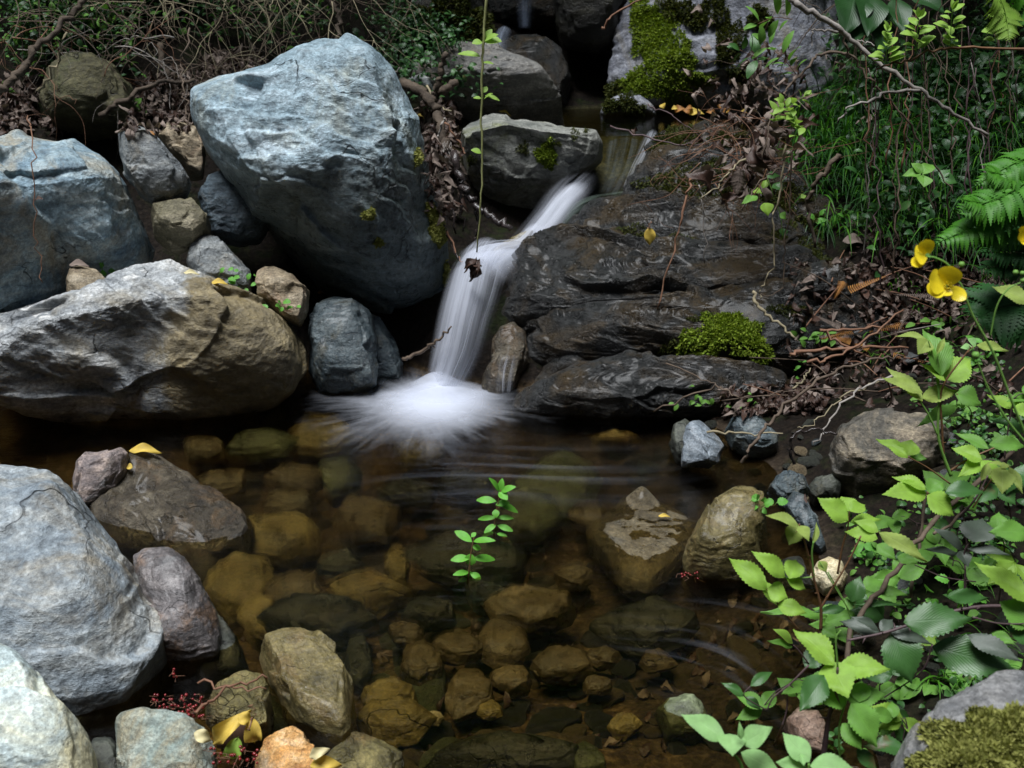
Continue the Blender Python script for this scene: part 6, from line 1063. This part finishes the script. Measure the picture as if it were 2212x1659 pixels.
fern('green fern spreading in from the right edge above the buttercups', [
    ((*c3(2420, 900), 1.9), (*c3(2150, 1010), 1.86), (*c3(1900, 1150), 1.84), .045, G_FERN), ((*c3(2420, 1000), 1.88), (*c3(2100, 1200), 1.82), (*c3(1790, 1320), 1.80), .055, G_FERN),
    ((*c3(2350, 1150), 1.9), (*c3(2000, 1350), 1.83), (*c3(1640, 1520), 1.8), .05, G_FERN), ((*c3(2450, 1400), 1.95), (*c3(2200, 1420), 1.95), (*c3(1970, 1420), 1.93), .042, G_FERND),
    ((*c3(2450, 1560), 1.95), (*c3(2200, 1560), 1.95), (*c3(1900, 1570), 1.93), .042, G_FERND), ((*c3(2450, 1700), 1.95), (*c3(2150, 1640), 1.95), (*c3(1900, 1680), 1.93), .042, G_FERND), ((*c6(2450, 300), 1.95), (*c6(2100, 330), 1.95), (*c6(1900, 420), 1.93), .09, G_FERND), ((*c3(2450, 1080), 1.9), (*c3(2130, 1090), 1.85), (*c3(1960, 1060), 1.84), .042, G_FERN), ((*c3(2380, 1250), 1.88), (*c3(2050, 1270), 1.82), (*c3(1800, 1240), 1.8), .042, G_FERN), ((*c3(2350, 1330), 1.9), (*c3(2060, 1440), 1.86), (*c3(1880, 1450), 1.85), .04, G_FERN)], None, 1)
fern('pale fern frond tip hanging in the top right corner', [((*c3(1990, -120), 2.1), (*c3(2080, 60), 2.1), (*c3(2110, 255), 2.08), .045, G_LIME), ((*c3(2150, -160), 2.15), (*c3(2220, -20), 2.15), (*c3(2230, 150), 2.13), .07, G_FERN)], None, 2)
fern('small withered brown fern frond hanging by the litter clump', [((*c3(435, 1040), 2.75), (*c3(425, 1120), 2.75), (*c3(415, 1210), 2.75), .022, LIT)], None, 3)
rs = random.Random(14)
for k in range(22):
    x, y = rs.uniform(1800, 2120), rs.uniform(600, 780); q = hit(x, y)
    if q is None: continue
    p = q[0] + np.array([0, -.02, .02]); d = unit([rs.gauss(0, 1), rs.gauss(0, .4), rs.gauss(0, .4)]); root = MB(); L = rs.uniform(.06, .13); s2 = unit(np.cross(d, [0, -.5, 1])); tube(root, [p, p + d * L], .0008, .0005, 4)
    for j in range(18):
        c = p + d * L * j / 18
        for s in (-1, 1): e = c + s2 * s * .014 * (1 - j / 20) + d * .004; root.add([c, c + d * .003, e + d * .001, e - d * .001 + np.array([0, 0, -.003])], [(0, 1, 2, 3)], [(0, 0), (0, .5), (1, 1), (1, 0)])
    tag(root.build('dead_frond', rs.choice([LIT, LITD, LITO])), 'curled brown dead fern frond in the right bank litter', 'frond', 'dead fern fronds on the right bank')

# ---- moss: children of the stones they grow on
def moss(parent, key, spots, n, mat, L=.007, seed=1, thick=.008, name='moss'):
    rs = random.Random(seed); mb = MB(); bv = BVH[key]
    for _ in range(n):
        x, y, r, asp = rs.choice(spots); a = rs.uniform(0, 6.283); rr = r * math.sqrt(rs.random()) * (1 + .3 * math.sin(a * 3 + x) + .18 * math.sin(a * 7 + y)); px, py = x + rr * math.cos(a), y + rr * math.sin(a) * asp
        h = bv.ray_cast(Vector(CAM), Vector(ray(px, py)).normalized())
        if h[0] is None: continue
        p = np.array(h[0]); nr = np.array(h[1]); nr = -nr if np.dot(nr, p - CAM) > 0 else nr; e = (1 - (rr / (r * 1.5)) ** 2); p = p + nr * (rs.random() * thick * e - .001)
        d = unit(nr + np.array([rs.gauss(0, .7), rs.gauss(0, .7), rs.gauss(0, .5) - .1])); l = L * rs.uniform(.5, 1.4); s = unit(np.cross(d, [rs.gauss(0, 1), rs.gauss(0, 1), rs.gauss(0, 1)]))
        w = l * .2; mb.add([p - s * w * .5, p + s * w * .5, p + d * l * .6 + s * w, p + d * l, p + d * l * .55 - s * w], [(0, 1, 2, 3, 4)])
    if mb.n: mb.build(name, mat, parent)
def key_at(px, py): return hit(px, py)[3]
def K(o_):                                   # the stored surface of a stone
    for k in BVH:
        if k in kmap and kmap[k] is o_: return k
kmap = {}
tops = [o_ for o_ in scene.objects if o_.type == 'MESH' and o_.name.split('.')[0] in ('rock', 'boulder', 'stone')]
rk = [k for k in BVH if not k.startswith('ground')]
for o_, k in zip(tops, rk): kmap[k] = o_
def moss_on(o_, spots, n, mat, L, sd, thick=.008, each=False):
    if each:
        for i, sp in enumerate(spots): moss(o_, K(o_), [sp], max(60, int(n * sp[2] ** 2 * sp[3] / sum(q[2] ** 2 * q[3] for q in spots))), mat, L, sd * 10 + i, thick)
    else: moss(o_, K(o_), spots, n, mat, L, sd, thick)
moss_on(big, [(938, 480, 14, 2.2), (950, 510, 10, 2.0), (925, 450, 8, 1.2), (962, 590, 6, 3.5), (797, 462, 10, 1), (818, 522, 8, 1), (900, 340, 7, 2.2), (910, 690, 9, .8)], 6500, MOSSY, .010, 1, each=True)
moss_on(cen, [(1180, 330, 20, 1.3), (1185, 345, 16, 1.0)], 3400, MOSSB, .009, 2)
moss_on(cen, [(1240, 290, 9, 1.3), (1265, 285, 5, 1), (1205, 310, 10, .5), (1130, 320, 12, 1.2), (1040, 245, 8, .5), (1020, 345, 10, 1.2)], 900, MOSSD, .007, 3, each=True)
moss_on(cliff, [(1420, 150, 45, 1.3), (1400, 90, 30, 1.6), (1450, 190, 50, .7), (1430, 60, 36, 1.3), (1375, 180, 32, .8), (1470, 120, 30, 1.4), (1390, 30, 30, 1.2), (1500, 170, 14, 1.0), (1530, 170, 12, .7), (1480, 230, 14, .6)], 24000, MOSSB, .012, 4, thick=.013)
moss_on(cliff, [(1545, 20, 30, 1.6), (1580, 90, 26, 2.0), (1600, 170, 20, 1.6), (1560, 110, 14, 2), (1500, 40, 24, 1.0), (1330, 200, 20, 1.2), (1640, 40, 24, 1.0), (1460, 20, 34, .7)], 12000, MOSSD, .013, 5, thick=.018)
moss_on(lip, [(1470, 300, 50, .5), (1440, 340, 40, .7), (1500, 360, 50, .6), (1580, 310, 40, .6)], 9000, MOSSD, .009, 6, thick=.014)
moss_on(slab, [(1370, 520, 60, .5), (1450, 540, 60, .5), (1580, 590, 40, .6), (1280, 560, 30, .5)], 9000, MOSSD, .007, 7)
moss_on(ledge, [(1560, 715, 48, .7), (1600, 730, 45, .7), (1530, 740, 45, .6), (1580, 700, 26, .8), (1640, 760, 20, 1.1), (1490, 745, 26, .9)], 15000, MOSSB, .010, 8, thick=.024)
moss_on(shoulder, [(1450, 400, 60, .6), (1560, 390, 70, .6), (1680, 430, 60, .8), (1500, 460, 60, .5), (1750, 500, 40, 1.0)], 12000, MOSSD, .009, 15, thick=.014)
moss_on(bed, [(1650, 500, 60, .5), (1740, 560, 50, .7), (1600, 570, 50, .5), (1780, 640, 40, .8), (1540, 470, 50, .4)], 9000, MOSSD, .009, 14, thick=.014)
moss_on(ledge, [(1450, 760, 24, 1.0), (1700, 670, 40, .3), (1500, 690, 14, .5), (1660, 780, 9, 1.2)], 1800, MOSSD, .007, 9, each=True)
moss_on(fr, [(2120, 1640, 110, .75), (2190, 1590, 80, .8), (2060, 1650, 70, .6)], 24000, MOSSY, .0065, 10, thick=.012)
moss_on(fr, [(2120, 1640, 110, .75), (2190, 1590, 80, .8), (2060, 1650, 75, .6)], 14000, MOSSD, .006, 21, thick=.006)
lowmoss = [o_ for o_ in tops if o_.get('label') == 'low mossy rock at the foot of the cliff by the upper pool'][0]
moss_on(lowmoss, [(1320, 230, 14, .8), (1350, 222, 26, .6), (1375, 240, 20, .6)], 2500, MOSSD, .012, 11, thick=.016)
bankr = [o_ for o_ in tops if o_.get('label', '').startswith('green mossy bank rock')][0]
moss_on(bankr, [(960, 40, 70, .8), (1020, 60, 40, 1.4)], 9000, MOSSD, .014, 12, thick=.02)

scatter_leaves('litter', None, None, regs((480, 1000, 1250, 1640), (900, 1280, 1750, 1640)), 320, .028, [LITD, LIT, LITD], (.0, .012), kind='stuff', seed=61, curl=.3, names=['ground'])
# ---- unseen trees added above the frame to shade the back of the ravine
def shade_tree(label, base, top, crown, n, seed):
    rs = random.Random(seed); root = empty('tree', base, label, 'tree'); b0, t0 = np.array(base, float), np.array(top, float); mb = MB()
    P = catmull([b0 - [0, 0, .2], b0 * .6 + t0 * .4 + [.08, .05, 0], t0], 8); tube(mb, P, .11, .06, 10, .08, rs)
    cs = [np.array([rs.uniform(crown[0], crown[1]), rs.uniform(crown[2], crown[3]), rs.uniform(crown[4], crown[5])]) for _ in range(16)]
    for q in cs: s0 = P[rs.randrange(12, len(P))]; tube(mb, catmull([s0, (s0 + q) / 2 + [0, 0, .12], q], 5), .03, .008, 6, .1, rs)
    mb.build('trunk', BARK, root); cr = MB()
    for _ in range(n):
        q = cs[rs.randrange(len(cs))] + np.array([rs.gauss(0, .30), rs.gauss(0, .30), rs.gauss(0, .14)]); q[2] = max(q[2], crown[4] - .1); d = unit([rs.gauss(0, 1), rs.gauss(0, 1), rs.gauss(-.2, .5)]); l = rs.uniform(.06, .11); leaf(cr, q, q + d * l, [rs.gauss(0, .4), rs.gauss(0, .4), 1], l * .55, .15, .1, 0, 5, 2, (.85, .9))
    cr.build('crown', G_MID, root)
shade_tree('leafy tree leaning over the left bank above the frame', (-3.0, 4.2, float(zt(-3.0, 4.2)[0])), (-1.9, 4.4, 2.5), (-2.9, -.75, 3.75, 5.4, 2.0, 2.9), 5200, 1)
shade_tree('leafy tree leaning over the right bank above the frame', (3.1, 3.9, float(zt(3.1, 3.9)[0])), (2.1, 4.0, 2.6), (1.15, 3.0, 3.1, 5.2, 2.0, 2.9), 5200, 2)
shade_tree('leafy tree overhanging the back gully above the frame', (-.6, 6.6, float(zt(-.6, 6.6)[0])), (-.3, 5.9, 3.3), (-1.0, .45, 4.6, 6.2, 2.4, 3.4), 3800, 3)
